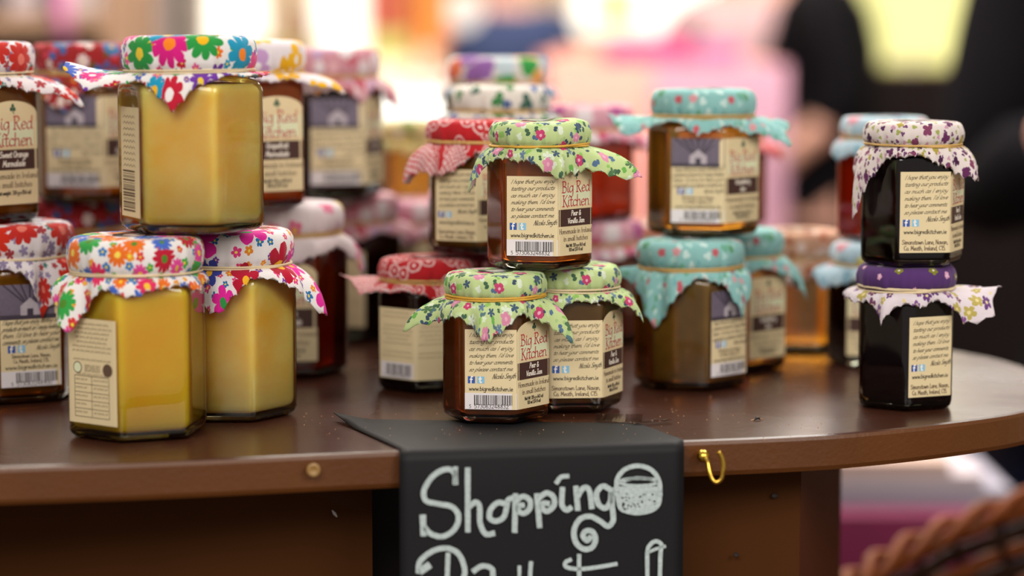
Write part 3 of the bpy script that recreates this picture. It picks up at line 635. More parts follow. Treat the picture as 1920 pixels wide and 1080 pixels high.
def jar(cx, D, z, J, a, contents, fabric, ctrl, label, group, lab=None, skirt=None, bandm=None, seed=0, lump=0, ruffle=1.0, tooth=.0023, name='jam_jar', bloops=2):
    X = (cx-960)/F*D; beta = math.atan2(X, D)
    root = empty(name, (X, D, z), -math.radians(a)-beta)
    tag(root, label, 'jar', group)
    zsh = J.h*.87
    hex_shell(J, 0, 0, J.h-.001, zsh, J.lr*.90, root, 'glass_body', GLASS)
    hex_shell(J, .0016, .0044, J.h-.003, zsh-.001, J.lr*.88, root, 'jam', JAM[contents], flat_top=4)
    pr = [(0, .0009), (.60, .0009), (.84, .0012), (.93, .0022), (.965, .0036), (.965, .0040), (.5, .0037), (0, .0036)]; nb = 72
    bv = [(J.rad(2*PI*i/nb, -.0005)*k_*math.cos(2*PI*i/nb), J.rad(2*PI*i/nb, -.0005)*k_*math.sin(2*PI*i/nb), z_) for k_, z_ in pr for i in range(nb)]
    mesh_obj('glass_base', bv, [(j*nb+i, j*nb+(i+1) % nb, (j+1)*nb+(i+1) % nb, (j+1)*nb+i) for j in range(len(pr)-1) for i in range(nb)], GBASE, root, smooth=True)
    mb = MB(); mb.lathe([(J.lr*.88, J.h-.002), (J.lr*.90, J.h+.0005), (J.lr*.925, J.h+J.lh*.3), (J.lr*.925, J.h+J.lh-.0036), (J.lr*.88, J.h+J.lh-.0024), (.001, J.h+J.lh-.0022)], 48)
    mb.build('lid', LID, root, True)
    cover(J, ctrl, a, FAB[fabric], root, seed, FAB[skirt] if skirt else None, tooth, lump, ruffle)
    band(J, root, bandm or BAND, seed+1, bloops)
    s = J.s; k = s/.0284
    if lab:
        panels = []; todo = []
        for it in lab:
            f, kind = it[0], it[1]; title = it[2] if len(it) > 2 else None
            kind0 = kind == 'name_square'
            if kind0: kind = 'name'
            if kind == 'name':
                w = s*.478; z0, z1 = J.h*.125, J.h*.825
                panels.append((f, -s*.495, w, z0, z1, 0 if (kind0 or .03 < J.lr < .032) else J.h*.10)); todo.append((f, kind, title, w, z0, z1))
            else:
                l0 = it[3] if len(it) > 3 else -.44; l1 = it[4] if len(it) > 4 else .5; zz = it[5] if len(it) > 5 else (.125, .825 if kind == 'photo' else .765)
                panels.append((f, s*l0, s*l1, J.h*zz[0], J.h*zz[1], 0)); todo.append((f, kind, title, s*l0, s*l1, J.h*zz[0], J.h*zz[1]))
        lo = panel_paper(J, root, panels); p = Printer(J)
        for td in todo:
            if td[1] == 'name':
                f, _, title, w, z0, z1 = td; name_panel(p, f, w, z0, z1, title[:2], k*mm, title[2:] or ('Net Wt. 130 g e (4.8 oz)', '100 ml (3.4 fl oz)'))
            else:
                f, kind, title, t0, t1, z0, z1 = td
                note_panel(p, f, t0, t1, z0, z1, k, kind, title if title is not None else '5573063248832')
        p.done(lo)
    return root

# ------------------------------------------------------------------ room shell
FLOOR_Z = -1.10
WALL = plain('warm_plaster', 'd8b890', .8, ns=4, var=.15)
WALLC = plain('cream_plaster', 'e6dcc8', .8, ns=4, var=.1)
FLOORM = plain('brown_floor_tiles', '5a463a', .5, ns=6, var=.3)
DARKWOOD = plain('dark_wood', '2a1c16', .5, ns=20, var=.3)
MIDWOOD = plain('mid_brown_wood', '7a5236', .55, ns=20, var=.3)
PALEWOOD = plain('pale_painted_wood', 'd8cfc8', .6, ns=10, var=.08)
WIN = emis('daylit_window_pane', 'fff4e0', 2.0)
WINY = emis('yellow_lit_window_pane', 'fbf3a0', 1.15)
WFRAME = plain('window_frame_paint', 'e8dcc8', .6, var=.05)
BW = 8.6                                # depth of the back wall
def shell(name, a, b, m): o = MB().box(a, b).build(name, m); o['kind'] = 'structure'; return o
shell('floor', (-5, -2, FLOOR_Z-.1), (5, BW+.1, FLOOR_Z), FLOORM)
shell('wall_back', (-5, BW, FLOOR_Z), (5, BW+.15, 2.6), WALL)
shell('wall_left', (-5.15, -2, FLOOR_Z), (-5, BW+.15, 2.6), WALLC)
shell('wall_right', (5, -2, FLOOR_Z), (5.15, BW+.15, 2.6), WALLC)
shell('ceiling', (-5.15, 2.2, 2.6), (5.15, BW+.15, 2.7), WALLC)
def window(n, px0, px1, py0, py1, cols, pane, rows=1):
    a = P(px0, py1, BW); b = P(px1, py0, BW); b.z = max(b.z, 1.3) if py0 < 0 else b.z
    y = BW-.05
    mb = MB(); t = .035
    mb.box((a.x-t, y-.03, a.z-t), (b.x+t, BW, a.z)); mb.box((a.x-t, y-.03, b.z), (b.x+t, BW, b.z+t))
    mb.box((a.x-t, y-.03, a.z), (a.x, BW, b.z)); mb.box((b.x, y-.03, a.z), (b.x+t, BW, b.z))
    w = mb.build('window_%d' % n, WFRAME); w['kind'] = 'structure'
    for i in range(cols):
        for j in range(rows):
            x0 = a.x+(b.x-a.x)*i/cols; x1 = a.x+(b.x-a.x)*(i+1)/cols; z0 = a.z+(b.z-a.z)*j/rows; z1 = a.z+(b.z-a.z)*(j+1)/rows
            MB().box((x0+.008, BW-.03, z0+.008), (x1-.008, BW-.015, z1-.008)).build('pane', pane, w)
    for i in range(1, cols):
        x = a.x+(b.x-a.x)*i/cols; MB().box((x-.012, y-.02, a.z), (x+.012, BW-.02, b.z)).build('mullion', WFRAME, w)
window(1, 372, 500, -500, 95, 1, WIN, 2)
window(2, 592, 688, -500, 200, 1, WIN, 2)
window(3, 1075, 1430, -500, 64, 3, WIN, 2)
window(4, 1560, 1840, -500, 122, 2, WINY, 2)
window(5, -900, -350, -500, 60, 3, WIN, 2)
window(6, 2000, 2700, -500, 60, 4, WIN, 2)

# ------------------------------------------------------------------ table
def table_material():
    n = NT('brown_varnished_wood'); co = n.n('ShaderNodeTexCoord').outputs['Object']
    mp = n.n('ShaderNodeMapping'); mp.inputs['Scale'].default_value = (2.2, 14, 14); n.set(mp.inputs[0], co)
    gr = n.noise(mp.outputs[0], 9, 5, .6); bl = n.noise(co, 9, 3); fine = n.noise(co, 900, 2)
    c = n.mix(gr, srgb('2c130b'), srgb('452418')); c = n.mix(n.ma('MULTIPLY', bl, .6), c, srgb('4a2a1e'))
    ro = n.ma('ADD', .16, n.ma('MULTIPLY', bl, .2))
    h = n.ma('ADD', n.ma('MULTIPLY', n.noise(co, 55, 2), .6), n.ma('MULTIPLY', fine, .12))
    return n.fin(n.pbr(c, ro, spec=.5, bump=h, bs=.22, bd=.0012))
TABLE = table_material()
def edge_material():
    n = NT('brown_painted_edge'); co = n.n('ShaderNodeTexCoord').outputs['Object']
    bl = n.noise(co, 14, 3); fine = n.noise(co, 420, 3)
    c = n.mix(bl, srgb('482406'), srgb('63360c'))
    return n.fin(n.pbr(c, .42, spec=.45, bump=fine, bs=.35, bd=.0006))
EDGE = edge_material()
PANEL = plain('brown_cabinet_paint', '482608', .7, ns=18, var=.18, spec=.12)
PANEL2 = plain('reddish_cabinet_paint', '502410', .6, ns=18, var=.2, spec=.2)
outline = [(-.9, 1.02), (-.5, 1.085), (-.2394, 1.1305), (-.158, 1.147), (-.058, 1.173), (.090, 1.203), (.148, 1.217), (.182, 1.230), (.227, 1.256), (.274, 1.292),
           (.302, 1.335), (.316, 1.39), (.3185, 1.44), (.311, 1.49), (.289, 1.538), (.24, 1.605), (.16, 1.69), (.04, 1.79), (-.12, 1.87), (-.35, 1.92), (-.9, 1.94)]
sm_out = catmull(outline, 6)
table = empty('display_table', (0, 1.45, FLOOR_Z)); tag(table, 'brown varnished table with rounded right end holding the stacks of jars', 'table')
TZ = -1.45, -FLOOR_Z
def tloc(v): return (v[0], v[1]-1.45, v[2]-FLOOR_Z)
def outline_offset(pts, d):
    out = []; N = len(pts)
    for i, p in enumerate(pts):
        a, b = pts[i-1], pts[(i+1) % N]; dx, dy = b[0]-a[0], b[1]-a[1]; L = math.hypot(dx, dy) or 1
        out.append((p[0]-dy/L*d, p[1]+dx/L*d))
    return out
mb = MB(); T = .0190; N = len(sm_out)
rings = [(outline_offset(sm_out, .0026), 0.0), (outline_offset(sm_out, .0008), -.0006), (sm_out, -.0024), (sm_out, -T+.003), (outline_offset(sm_out, .0012), -T+.0006), (outline_offset(sm_out, .004), -T)]
vs = [tloc((p[0], p[1], z)) for r, z in rings for p in r]; fs = []; mi = []
for j in range(len(rings)-1):
    for i in range(N): fs.append((j*N+i, j*N+(i+1) % N, (j+1)*N+(i+1) % N, (j+1)*N+i)[::-1]); mi.append(0 if j < 1 else 1)
fs.append(tuple(range(N))); mi.append(0); fs.append(tuple(range(5*N, 6*N))[::-1]); mi.append(1)
top = mesh_obj('tabletop', vs, fs, [TABLE, EDGE], table, mi)
bpy.context.view_layer.update()
def tbox(name, quad, z0, z1, mat, th=.018):
    """upright board through plan points a -> b"""
    (ax, ay), (bx, by) = quad; dx, dy = bx-ax, by-ay; L = math.hypot(dx, dy); nx, ny = -dy/L*th, dx/L*th
    vs = [(ax, ay), (bx, by), (bx+nx, by+ny), (ax+nx, ay+ny)]
    v = [tloc((x, y, z)) for z in (z0, z1) for x, y in vs]
    return MB().add(v, [(3, 2, 1, 0), (4, 5, 6, 7), (0, 1, 5, 4), (1, 2, 6, 5), (2, 3, 7, 6), (3, 0, 4, 7)]).build(name, mat, table)
tbox('front_panel', ((-.88, 1.19), (-.0718, 1.222)), FLOOR_Z, -T, PANEL)
tbox('front_panel', ((-.048, 1.236), (.1515, 1.252)), FLOOR_Z, -T, PANEL)
tbox('side_panel', ((.152, 1.253), (.199, 1.44)), FLOOR_Z, -T, PANEL2)
tbox('inner_panel', ((-.12, 1.30), (.0, 1.31)), FLOOR_Z, -T, DARKWOOD)
tbox('side_panel', ((.199, 1.442), (.13, 1.62)), FLOOR_Z, -T, PANEL)
tbox('back_panel', ((.12, 1.64), (-.88, 1.72)), FLOOR_Z, -T, PANEL, .018)
for px, py, r in ((1460, 938, .0011), (1388, 1052, .0009)):
    q = P(px, py, 1.249 if px > 1400 else 1.2455); pts = [(q.x+math.cos(t)*r*1.3, q.y, q.z+math.sin(t)*r) for t in [2*PI*i/12 for i in range(12)]]
    MB().tube([tloc(v) for v in pts], .0004, 6, closed=True).add([tloc((v[0], v[1]-.0001, v[2])) for v in pts], [tuple(range(12))]).build('nail_hole', DARKWOOD, table)
q = P(582, 889, 1.158)
MB().lathe([(.0034, 0), (.0032, .0008), (.0024, .0011), (.0013, .0007), (.0003, .0003)], 20).build('filled_screw_dimple', plain('filler', '94703c', .5), None)
d = bpy.data.objects['filled_screw_dimple']; d.parent = table; d.rotation_euler = (PI/2, 0, .16); d.location = tloc((q.x, q.y+.0012, q.z))

# sign: black card folded over the table's edge, chalk lettering
CARD = plain('black_card', '07070d', .62, ns=40, var=.12, spec=.32)
CHALK = None
n = NT('white_chalk'); co = n.n('ShaderNodeTexCoord').outputs['Object']
CHALK = n.fin(n.pbr(n.mix(n.noise(co, 700, 3, .7), srgb('7f8c90'), srgb('cfdcdc')), .9, spec=.1))
def fold(u): return (-.0552+.1413*u, 1.1706+.0262*u)         # the card's fold line, u from left to right
sign = empty('chalk_sign', (0.015, 1.20, 0)); tag(sign, 'black card sign with white chalk lettering hanging over the table edge', 'sign')
S0 = Vector((0.015, 1.20, 0))
vs, fs, nu, nv = [], [], 24, 0
bl, br = (-.0945, 1.2665), (.066, 1.252)
rows = []
for q in range(7):
    u_ = 1-q/6; row = []
    for i in range(nu+1):
        u = i/nu; fx, fy = fold(u); bx, by = bl[0]+(br[0]-bl[0])*u, bl[1]+(br[1]-bl[1])*u
        x, y = fx+(bx-fx)*u_, fy+.004+(by-fy-.004)*u_
        z = .0007+(.0035*max(0, 1-u*9)*max(0, u_*3-2))
        row.append((x, y, z))
    rows.append(row)
for k in range(1, 7):
    t = k/6*PI/2; row = []
    for i in range(nu+1):
        fx, fy = fold(i/nu); row.append((fx, fy+.004-.0062*math.sin(t), .0007-.0055*(1-math.cos(t))))
    rows.append(row)
for k in range(1, 12):
    row = []
    for i in range(nu+1):
        fx, fy = fold(i/nu); row.append((fx+(.0003*k*(1 if i > nu/2 else 0))*(-.2), fy-.0022-.0004*math.sin(k*.4), -.0048-.018*k))
    rows.append(row)
vs = [Vector(p)-S0 for r in rows for p in r]
for j in range(len(rows)-1):
    for i in range(nu): a = j*(nu+1)+i; fs.append((a, a+nu+1, a+nu+2, a+1))
card = mesh_obj('card', vs, fs, CARD, sign, smooth=True)
m = card.modifiers.new('thickness', 'SOLIDIFY'); m.thickness = .0005; m.offset = 0
def chalk_pt(px, py):
    k = .0262/.1413; ux = (px-960)/F
    D = (1.1706-.0026+.0552*k)/(1-k*ux); return Vector((ux*D, D-.0012, CAM_Z-(py-50)/F*D))-S0
def chalk(name, strokes, w=10.5, label=None, extra=None):
    mb = MB()
    for st in strokes:
        ww = w
        if isinstance(st[0], (int, float)): ww = st[0]; st = st[1]
        pts = catmull([(x, -y) for x, y in st], 6) if len(st) > 2 else st and [(st[0][0]+(st[1][0]-st[0][0])*i/8, -(st[0][1]+(st[1][1]-st[0][1])*i/8)) for i in range(9)]
        rr = random.Random(int(pts[0][0])); v, f = ribbon(pts, ww)
        v = [(x+rr.uniform(-.3, .3), y+rr.uniform(-.3, .3)) for x, y in v]
        mb.add([chalk_pt(x, -y) for x, y in v], f)
        for e in (pts[0], pts[-1]):
            mb.add([chalk_pt(e[0]+ww*.46*math.cos(2*PI*i/10), -e[1]+ww*.46*math.sin(2*PI*i/10))-Vector((0, .00004, 0)) for i in range(10)], [tuple(range(10))[::-1]])
    if extra: extra(mb)
    return mb.build(name, CHALK, sign)
Z5 = lambda l: [(600+x/2.4, 750+y/2.4) for x, y in l]
chalk('chalk_word', [
    Z5([(606, 388), (600, 340), (562, 326), (505, 356), (464, 420), (470, 470), (525, 486), (590, 500), (620, 545), (600, 605), (545, 638), (488, 622), (458, 585)]),
    (12, Z5([(457, 548), (459, 625)])), (9, Z5([(607, 322), (603, 386)])),
    Z5([(662, 328), (662, 608)]), Z5([(668, 500), (698, 478), (716, 500), (718, 575), (742, 625), (776, 624)]),
    Z5([(838, 488), (800, 480), (766, 512), (762, 552), (792, 566), (826, 548), (838, 508), (846, 470), (868, 458)]),
    Z5([(880, 448), (876, 610)]), Z5([(884, 470), (915, 452), (945, 470), (946, 505), (920, 530), (895, 520), (893, 496), (912, 492)]),
    Z5([(978, 448), (990, 588)]), Z5([(984, 462), (1020, 436), (1052, 452), (1056, 492), (1028, 520), (1004, 508), (1006, 484), (1026, 484)]),
    Z5([(1094, 418), (1092, 490), (1112, 514), (1130, 506)]), (9, Z5([(1068, 386), (1088, 362), (1116, 358)])),
    Z5([(1156, 412), (1164, 508)]), Z5([(1164, 452), (1190, 412), (1216, 424), (1228, 500)]),
    Z5([(1312, 420), (1278, 404), (1250, 436), (1258, 486), (1288, 506), (1312, 478), (1318, 414), (1322, 500), (1326, 562), (1302, 590), (1266, 566), (1222, 544), (1176, 556), (1148, 606), (1156, 664), (1192, 696), (1230, 688), (1246, 650), (1232, 616), (1202, 612), (1188, 634), (1206, 656), (1220, 644)])])
def basket_fill(mb):
    rr = random.Random(3)
    poly = Z5([(1348, 405), (1356, 500), (1392, 522), (1450, 528), (1508, 512), (1534, 482), (1538, 405), (1440, 408)])
    c = (1200, 941)
    mb.add([chalk_pt(*c)+Vector((0, .0001, 0))]+[chalk_pt(*p)+Vector((0, .0001, 0)) for p in poly], [(0, i+1, (i+1) % 8+1) for i in range(8)])
chalk('chalk_basket', [Z5([(1342, 440), (1344, 372), (1380, 326), (1440, 310), (1500, 330), (1534, 378), (1540, 440)]),
    (6, Z5([(1440+85*math.cos(2*PI*i/16), 385+17*math.sin(2*PI*i/16)) for i in range(17)])),
    (6, Z5([(1375, 380), (1430, 366), (1510, 372)])), (8, Z5([(1342, 420), (1356, 500), (1392, 523), (1450, 529), (1510, 512), (1536, 480), (1540, 420)]))], 9, extra=basket_fill)
mbs = MB(); rr = random.Random(12)
for i in range(34):
    x = rr.uniform(1366, 1520); y = rr.uniform(438, 512); r = rr.uniform(2.4, 5)
    px, py = Z5([(x, y)])[0]; mbs.add([chalk_pt(px+r*.5*math.cos(t), py+r*.38*math.sin(t))-Vector((0, .00008, 0)) for t in (0, 1, 2, 3, 4, 5)], [(5, 4, 3, 2, 1, 0)])
mbs.build('chalk_gap_dots', CARD, sign)
chalk('chalk_word', [Z5([(436, 800), (444, 752), (500, 706), (566, 692), (622, 722), (648, 800), (630, 860)]), (9, Z5([(571, 722), (566, 860)])), (14, Z5([(450, 796), (478, 776)])),
    [(888, 1082), (903, 1073), (921, 1078), (924, 1095)], (7, [(974, 1075), (974, 1096)]), (8, [(996, 1067), (994, 1100)]), (8, [(1088, 1053), (1088, 1098)]),
    (8, [(1071, 1061), (1062, 1066), (1064, 1075), (1088, 1079), (1124, 1075), (1158, 1069)])])
chalk('chalk_bottle', [(8, [(1219, 1110), (1218, 1048), (1224, 1031), (1235, 1025), (1245, 1032), (1243, 1050), (1242, 1110)]), (6, [(1218, 1047), (1234, 1040), (1251, 1035)])])

# brass cup hook screwed into the edge
BRASS = plain('polished_brass', 'd8b04a', .22, metal=1, var=.05)
a = P(1323, 861, 1.198); K = 1.200/F
hk = empty('cup_hook', (a.x, a.y, a.z)); tag(hk, 'small brass cup hook screwed into the brown table edge', 'hook')
def hp(px, py, dy): return ((px-1323)*K, dy, -(py-861)*K)
MB().lathe([(.0004, .0038), (.0018, .0034), (.0030, .0018), (.0033, .0002), (.0030, -.0014), (.0017, -.0028), (.0004, -.0033)], 20).build('screw_ball', BRASS, hk, True).rotation_euler = (PI/2, 0, 0)
MB().tube(catmull([hp(1323, 861, .012), hp(1323, 861, -.001), hp(1330, 868, -.0045), hp(1333, 885, -.0065), hp(1338, 900, -.0075), hp(1346, 906, -.008), (hp(1356, 898, -.008)), hp(1359, 880, -.008), hp(1357, 862, -.008), hp(1350, 847, -.008)], 6),
          [.0011]*40+[.0012]*15, 10).build('hook_wire', BRASS, hk, True)

# tape strips and crumbs on the table
n = NT('clear_tape'); tr = n.n('ShaderNodeBsdfTransparent'); tr.inputs[0].default_value = (.93, .92, .90, 1); gl = n.n('ShaderNodeBsdfGlossy'); gl.inputs['Roughness'].default_value = .08
mx = n.n('ShaderNodeMixShader'); mx.inputs[0].default_value = .22; n.t.links.new(tr.outputs[0], mx.inputs[1]); n.t.links.new(gl.outputs[0], mx.inputs[2]); TAPE = n.fin(mx.outputs[0])
def tape(pts, label):
    q = [PT(x, y) for x, y in pts]; n_ = 14; mb = MB(); vs = []; rr = random.Random(len(label))
    for i in range(n_+1):
        for e in (0, 1):
            a, b = (q[0], q[1]) if e == 0 else (q[3], q[2]); p = a.lerp(b, i/n_); vs.append((p.x, p.y, .0016+rr.uniform(0, .0006)))
    o = mb.add(vs, [(2*i, 2*i+2, 2*i+3, 2*i+1) for i in range(n_)]).build('clear_tape', TAPE); m = o.modifiers.new('t', 'SOLIDIFY'); m.thickness = .0001
    tag(o, label, 'tape')
tape([(1118, 800), (1206, 803), (1208, 788), (1120, 786)], 'glossy strip of clear tape holding the black card at its back right corner')
tape([(1190, 806), (1264, 800), (1260, 796), (1186, 801)], 'thin crinkled clear tape scrap on the table right of the green jars')
CR = plain('crumb', 'b88860', .6, ns=900, var=.4)
mb = MB(); rr = random.Random(4)
for i in range(150):
    px = rr.uniform(560, 1600); py = rr.choice([rr.uniform(740, 835), rr.uniform(770, 828)])
    p = PT(px, py); r = rr.uniform(.00015, .00045); 
    if p.y < 1.19+.1*max(0, p.x) or p.x > .2: continue
    mb.add([p+Vector((r*a, r*b, r*c+.0009*(1 if 640 < px < 1260 and py > 790 else 0))) for a, b, c in ((1, 0, 0), (0, 1, 0), (-1, 0, 0), (0, -1, 0), (0, 0, 1.2))], [(0, 1, 4), (1, 2, 4), (2, 3, 4), (3, 0, 4)])
tag(mb.build('crumbs', CR), 'fine pale crumbs scattered over the brown tabletop', 'crumbs', kind='stuff')
q = PT(1425, 793)
mb = MB().tube([(-.0016, -.001, .0004), (-.0004, 0, .0012), (.0006, .0004, .0014), (.0018, .0014, .0005)], [.0003, .0008, .0007, .0003], 6)
mb.tube([(.001, .001, .0009), (.0034, .0018, .0005)], [.0004, .0002], 5, 1).tube([(-.001, 0, .0006), (-.0036, -.0012, .0003)], [.0004, .0002], 5, 1)
o = mb.build('crumb', [plain('dark_husk', '1c1410', .5), CR]); o.location = q; tag(o, 'dark husk crumb alone on the table right of the card sign', 'crumb')
q = P(622, 972, 1.216)
o = MB().tube([(-.0012, 0, .0016), (0, -.0004, 0), (.0012, 0, -.0018)], [.0003, .0009, .0003], 6).build('paint_chip', plain('white_chip', 'c8c4c8', .5)); o.location = tloc(q); o.parent = table

# ------------------------------------------------------------------ the jars
SM = lambda k=1.0: Jar(.0288, .0655*k, .0268, .0125)
MD = lambda k=1.0: Jar(.0335, .0698*k, .0308, .0155)
LG = lambda k=1.0, s=.0372: Jar(s, .0822*k, .0342, .0180)
PV = ('Pear &', 'Vanilla Jam')
GENS = [(-5, 9, 12), (-50, 4, 7), (-95, 7, 12), (-140, 4, 7), (178, 9, 12), (130, 4, 7), (90, 9, 12), (45, 4, 7)]
GEN = [(-5, 14, 15), (-50, 5, 7), (-95, 8, 14), (-140, 5, 7), (178, 14, 15), (130, 5, 7), (90, 14, 15), (45, 5, 7)]
g = 'jars with pale green flowered covers'
jar(929, 1.270, .0011, SM(), 7.5, 'pear', 'green', [(184, 24, 19), (-150, 6, 12), (-128, 6, 10), (-97, 8, 24), (-64, 4, 8), (-45, 5, 11), (-20, 17, 24), (20, 5, 8), (60, 12, 14), (120, 5, 8)],
    'pear jam jar with green flowered cover and barcode, front one of the lower pair', g, [(0, 'bar'), (1, 'name', PV)], bandm=BANDY, seed=3, bloops=3)
jar(1071, 1.309, .0011, SM(), -6.5, 'pear_dark', 'green', [(-8, 17, 18), (-45, 5, 6), (-75, 4, 5), (-110, 5, 10), (-140, 8, 16), (180, 6, 8), (120, 5, 8), (80, 14, 15), (40, 5, 6)],
    'pear jam jar with green flowered cover and printed address, rear one of the lower pair', g, [(0, 'address', None, -.5, .5), (1, 'name', PV)], bandm=BAND_W, seed=5)
jar(1011, 1.290, .0795, SM(), 10, 'pear', 'green', [(194, 14, 26), (-150, 5, 9), (-125, 4, 7), (-100, 5, 8), (-73, 9, 18), (-55, 6, 14), (-35, 6, 14), (-9, 30, 18), (35, 5, 8), (90, 13, 15), (140, 5, 8)],
    'pear jam jar with green flowered cover standing on top of two others', g, [(0, 'bar'), (1, 'name', PV)], bandm=BANDY, seed=8, lump=1.3)
g = 'jars of lemon curd'
jar(252, 1.227, 0, LG(1.02, .0366), -15, 'curd_deep', 'bright2', [(185, 12, 9), (-165, 9, 18), (-145, 7, 31), (-122, 4, 7), (-92, 5, 10), (-60, 4, 5), (-40, 6, 9), (-10, 4, 6), (20, 3, 10), (60, 4, 6), (110, 16, 16), (150, 5, 6)],
    'lemon curd jar with small flower print cover, front left with a printed table label', g, [(-1, 'table', '', -.46, .46, (.105, .74))], seed=11, bandm=BAND_W)
jar(426, 1.287, 0, LG(1.0, .0366), 9, 'curd', 'bright3', [(-98, 9, 25), (-72, 6, 5), (-45, 9, 9), (-8, 18, 30), (40, 6, 8), (90, 15, 18), (140, 5, 8), (180, 2, 8), (-140, 3, 8)],
    'lemon curd jar with very large flowers on its cover, right one of the lower pair', g, seed=14, bandm=BAND_W)
jar(358, 1.248, .1028, LG(1.0, .0382), 10, 'curd', 'bright', [(176, 30, -5), (202, 25, 10), (226, 6, 4), (-125, 6, 7), (-103, 9, 20), (-80, 4, 7), (-60, 3, 2), (-20, 5, 2), (5, 10, 1), (50, 5, 5), (80, 20, 15), (130, 5, 5)],
    'lemon curd jar standing on two others, white cover with big coloured flowers', g, [(-1, 'sidebar', '', -.30, .42, (.10, .78))], seed=17, bandm=BAND_W, ruffle=.7)
g = 'orange marmalade jars at the left edge'
jar(19, 1.35, 0, LG(.985), -14, 'marmalade', 'redlilac', [(-62, 8, 34), (-85, 4, 7), (-95, 4, 6), (-130, 5, 8), (180, 15, 15), (-35, 6, 10), (0, 10, 10), (90, 12, 12)],
    'lower orange marmalade jar at the left edge, red flowered cover, picture label', g, [(0, 'photo', '5573063248900', -.42, .48)], seed=21, bandm=BAND_W)
jar(-49, 1.35, .0999, LG(.99), 19, 'marmalade', 'redlilac', [(-12, 30, 18), (-50, 5, 7), (-95, 5, 9), (-140, 8, 10), (180, 15, 15), (90, 12, 12), (40, 5, 6)],
    'upper sweet orange marmalade jar cut by the left edge, lilac flowered cover', g, [(0, 'photo', '5573063248900'), (1, 'name', ('Sweet Orange', 'Marmalade', 'Net weight: 330 g e (11.6 oz)'))], seed=23, bandm=BAND_W)
g = 'jars with red and blue flowered covers'
jar(140, 1.53, 0, LG(.985), 0, 'marmalade', 'redblue', GEN, 'lower dark jar with red and blue flowered cover, behind the yellow jars', g, seed=25)
jar(164, 1.51, .0999, LG(.965), 15, 'marmalade', 'redblue', [(-112, 9, 26), (-85, 5, 8), (-55, 7, 8), (-15, 18, 8), (30, 5, 5), (70, 15, 15), (170, 15, 12), (-150, 4, 5)],
    'marmalade jar with red and blue flowered cover left behind the tall lemon curd', g, [(0, 'photo'), (1, 'name_square', ('Orange', 'Marmalade'))], seed=27)
g = 'stack behind the lemon curd'
jar(535, 1.45, 0, LG(1.03), 0, 'amber_red', 'whitepink', [(-5, 15, 26), (-35, 5, 8), (-60, 5, 12), (-85, 8, 17), (-120, 5, 9), (170, 14, 16), (90, 14, 14)],
    'dark amber jar with white and pink blossom cover, right of the lemon curd', g, [(0, 'name', ('Orange', 'Marmalade'))], seed=31)
jar(463, 1.415, .1035, LG(.95), 28, 'grapefruit', 'yellowwhite', [(-12, 25, 12), (-45, 6, 5), (-95, 5, 5), (-140, 12, 15), (170, 10, 10), (80, 15, 15)],
    'grapefruit marmalade jar with yellow flowered white cover behind the tall lemon curd', g, [(1, 'name', ('Grapefruit', 'Marmalade'))], seed=33)
g = 'jars with dusty pink covers'
jar(650, 1.62, 0, LG(.955), 12, 'dark', 'pink', [(-5, 14, 14), (-50, 5, 7), (-95, 9, 14), (-140, 5, 7), (178, 14, 15), (130, 5, 7), (90, 14, 15)], 'dark jar with pink cover standing at the back below the upper pink one', g, [(0, 'lines', '')], seed=35)
jar(614, 1.585, .0965, LG(.96), -10, 'dark', 'pink', [(-58, 8, 17), (-85, 4, 6), (-110, 5, 7), (-30, 7, 9), (-5, 12, 24), (30, 5, 7), (90, 13, 14), (180, 12, 10), (-145, 5, 7)],
    'dark jar with pink cover and grey picture label, standing high behind the grapefruit marmalade', g, [(0, 'photo'), (1, 'name_square', ('Plum', 'Jam'))], seed=37)
g = 'jars at the back of the table'
jar(762, 1.70, 0, MD(1.02), 0, 'red', 'rose', GEN, 'low jar under a rose pink cover at the back, left of the red covered jar', g, [(0, 'name', PV)], seed=39)
jar(775, 1.77, 0, SM(.87), 0, 'honey', 'cream', GEN, 'lower small honey jar with cream cover at the back', g, seed=41)
jar(772, 1.765, .0702, SM(.87), 0, 'honey', 'cream', GENS, 'upper small honey jar with cream cover at the back', g, seed=43)
g = 'jars with red and white covers'
jar(797, 1.385, 0, SM(.965), -18, 'dark', 'red', [(182, 21, -3), (203, 16, 7), (-130, 5, 5), (-95, 5, 5), (-66, 8, 21), (-35, 5, 8), (0, 14, 20), (90, 12, 12)],
    'dark jam jar with red and white patterned cover left of the green jars', g, [(-1, 'lines', '5573063248832', -.44, .5), (0, 'lines', '', -.5, .46)], seed=45)
jar(905, 1.438, 0, SM(.99), 0, 'amber_red', 'maroon', GENS, 'jar with maroon cover mostly hidden behind the lower green jars', g, seed=47)
jar(887, 1.392, .0785, SM(.97), 25, 'pear_dark', 'red', [(190, 13, 25), (-152, 9, 18), (-115, 8, 19), (-88, 4, 6), (-40, 14, 16), (0, 6, 8), (50, 14, 14), (110, 5, 6)],
    'jam jar with bright red paisley cover, left behind the top green jar', g, [(0, 'address', None, -.40, .5), (1, 'name', PV)], seed=49)
g = 'tall stacks behind the green jars'
jar(942, 1.52, 0, MD(), 0, 'honey_dark', 'leafwhite', GENS, 'lower jar under the blue leaf printed one behind the green jars', g, seed=51)
jar(940, 1.51, .0858, MD(), 10, 'honey_dark', 'leafwhite', [(-5, 10, 8), (-50, 5, 5), (-95, 7, 9), (-140, 5, 5), (178, 10, 8), (90, 14, 15)], 'jar with white cover printed with blue and green leaves, above the red cover', g, seed=53)
jar(936, 1.645, 0, LG(.92), 0, 'honey_dark', 'multi', GENS, 'lower jar of the rearmost stack behind the green jars', g, seed=55)
jar(935, 1.64, .0936, LG(.92), 0, 'honey_dark', 'multi', GENS, 'highest jar at the back with a many coloured cover', g, seed=57)
g = 'jars between the green and the turquoise covers'
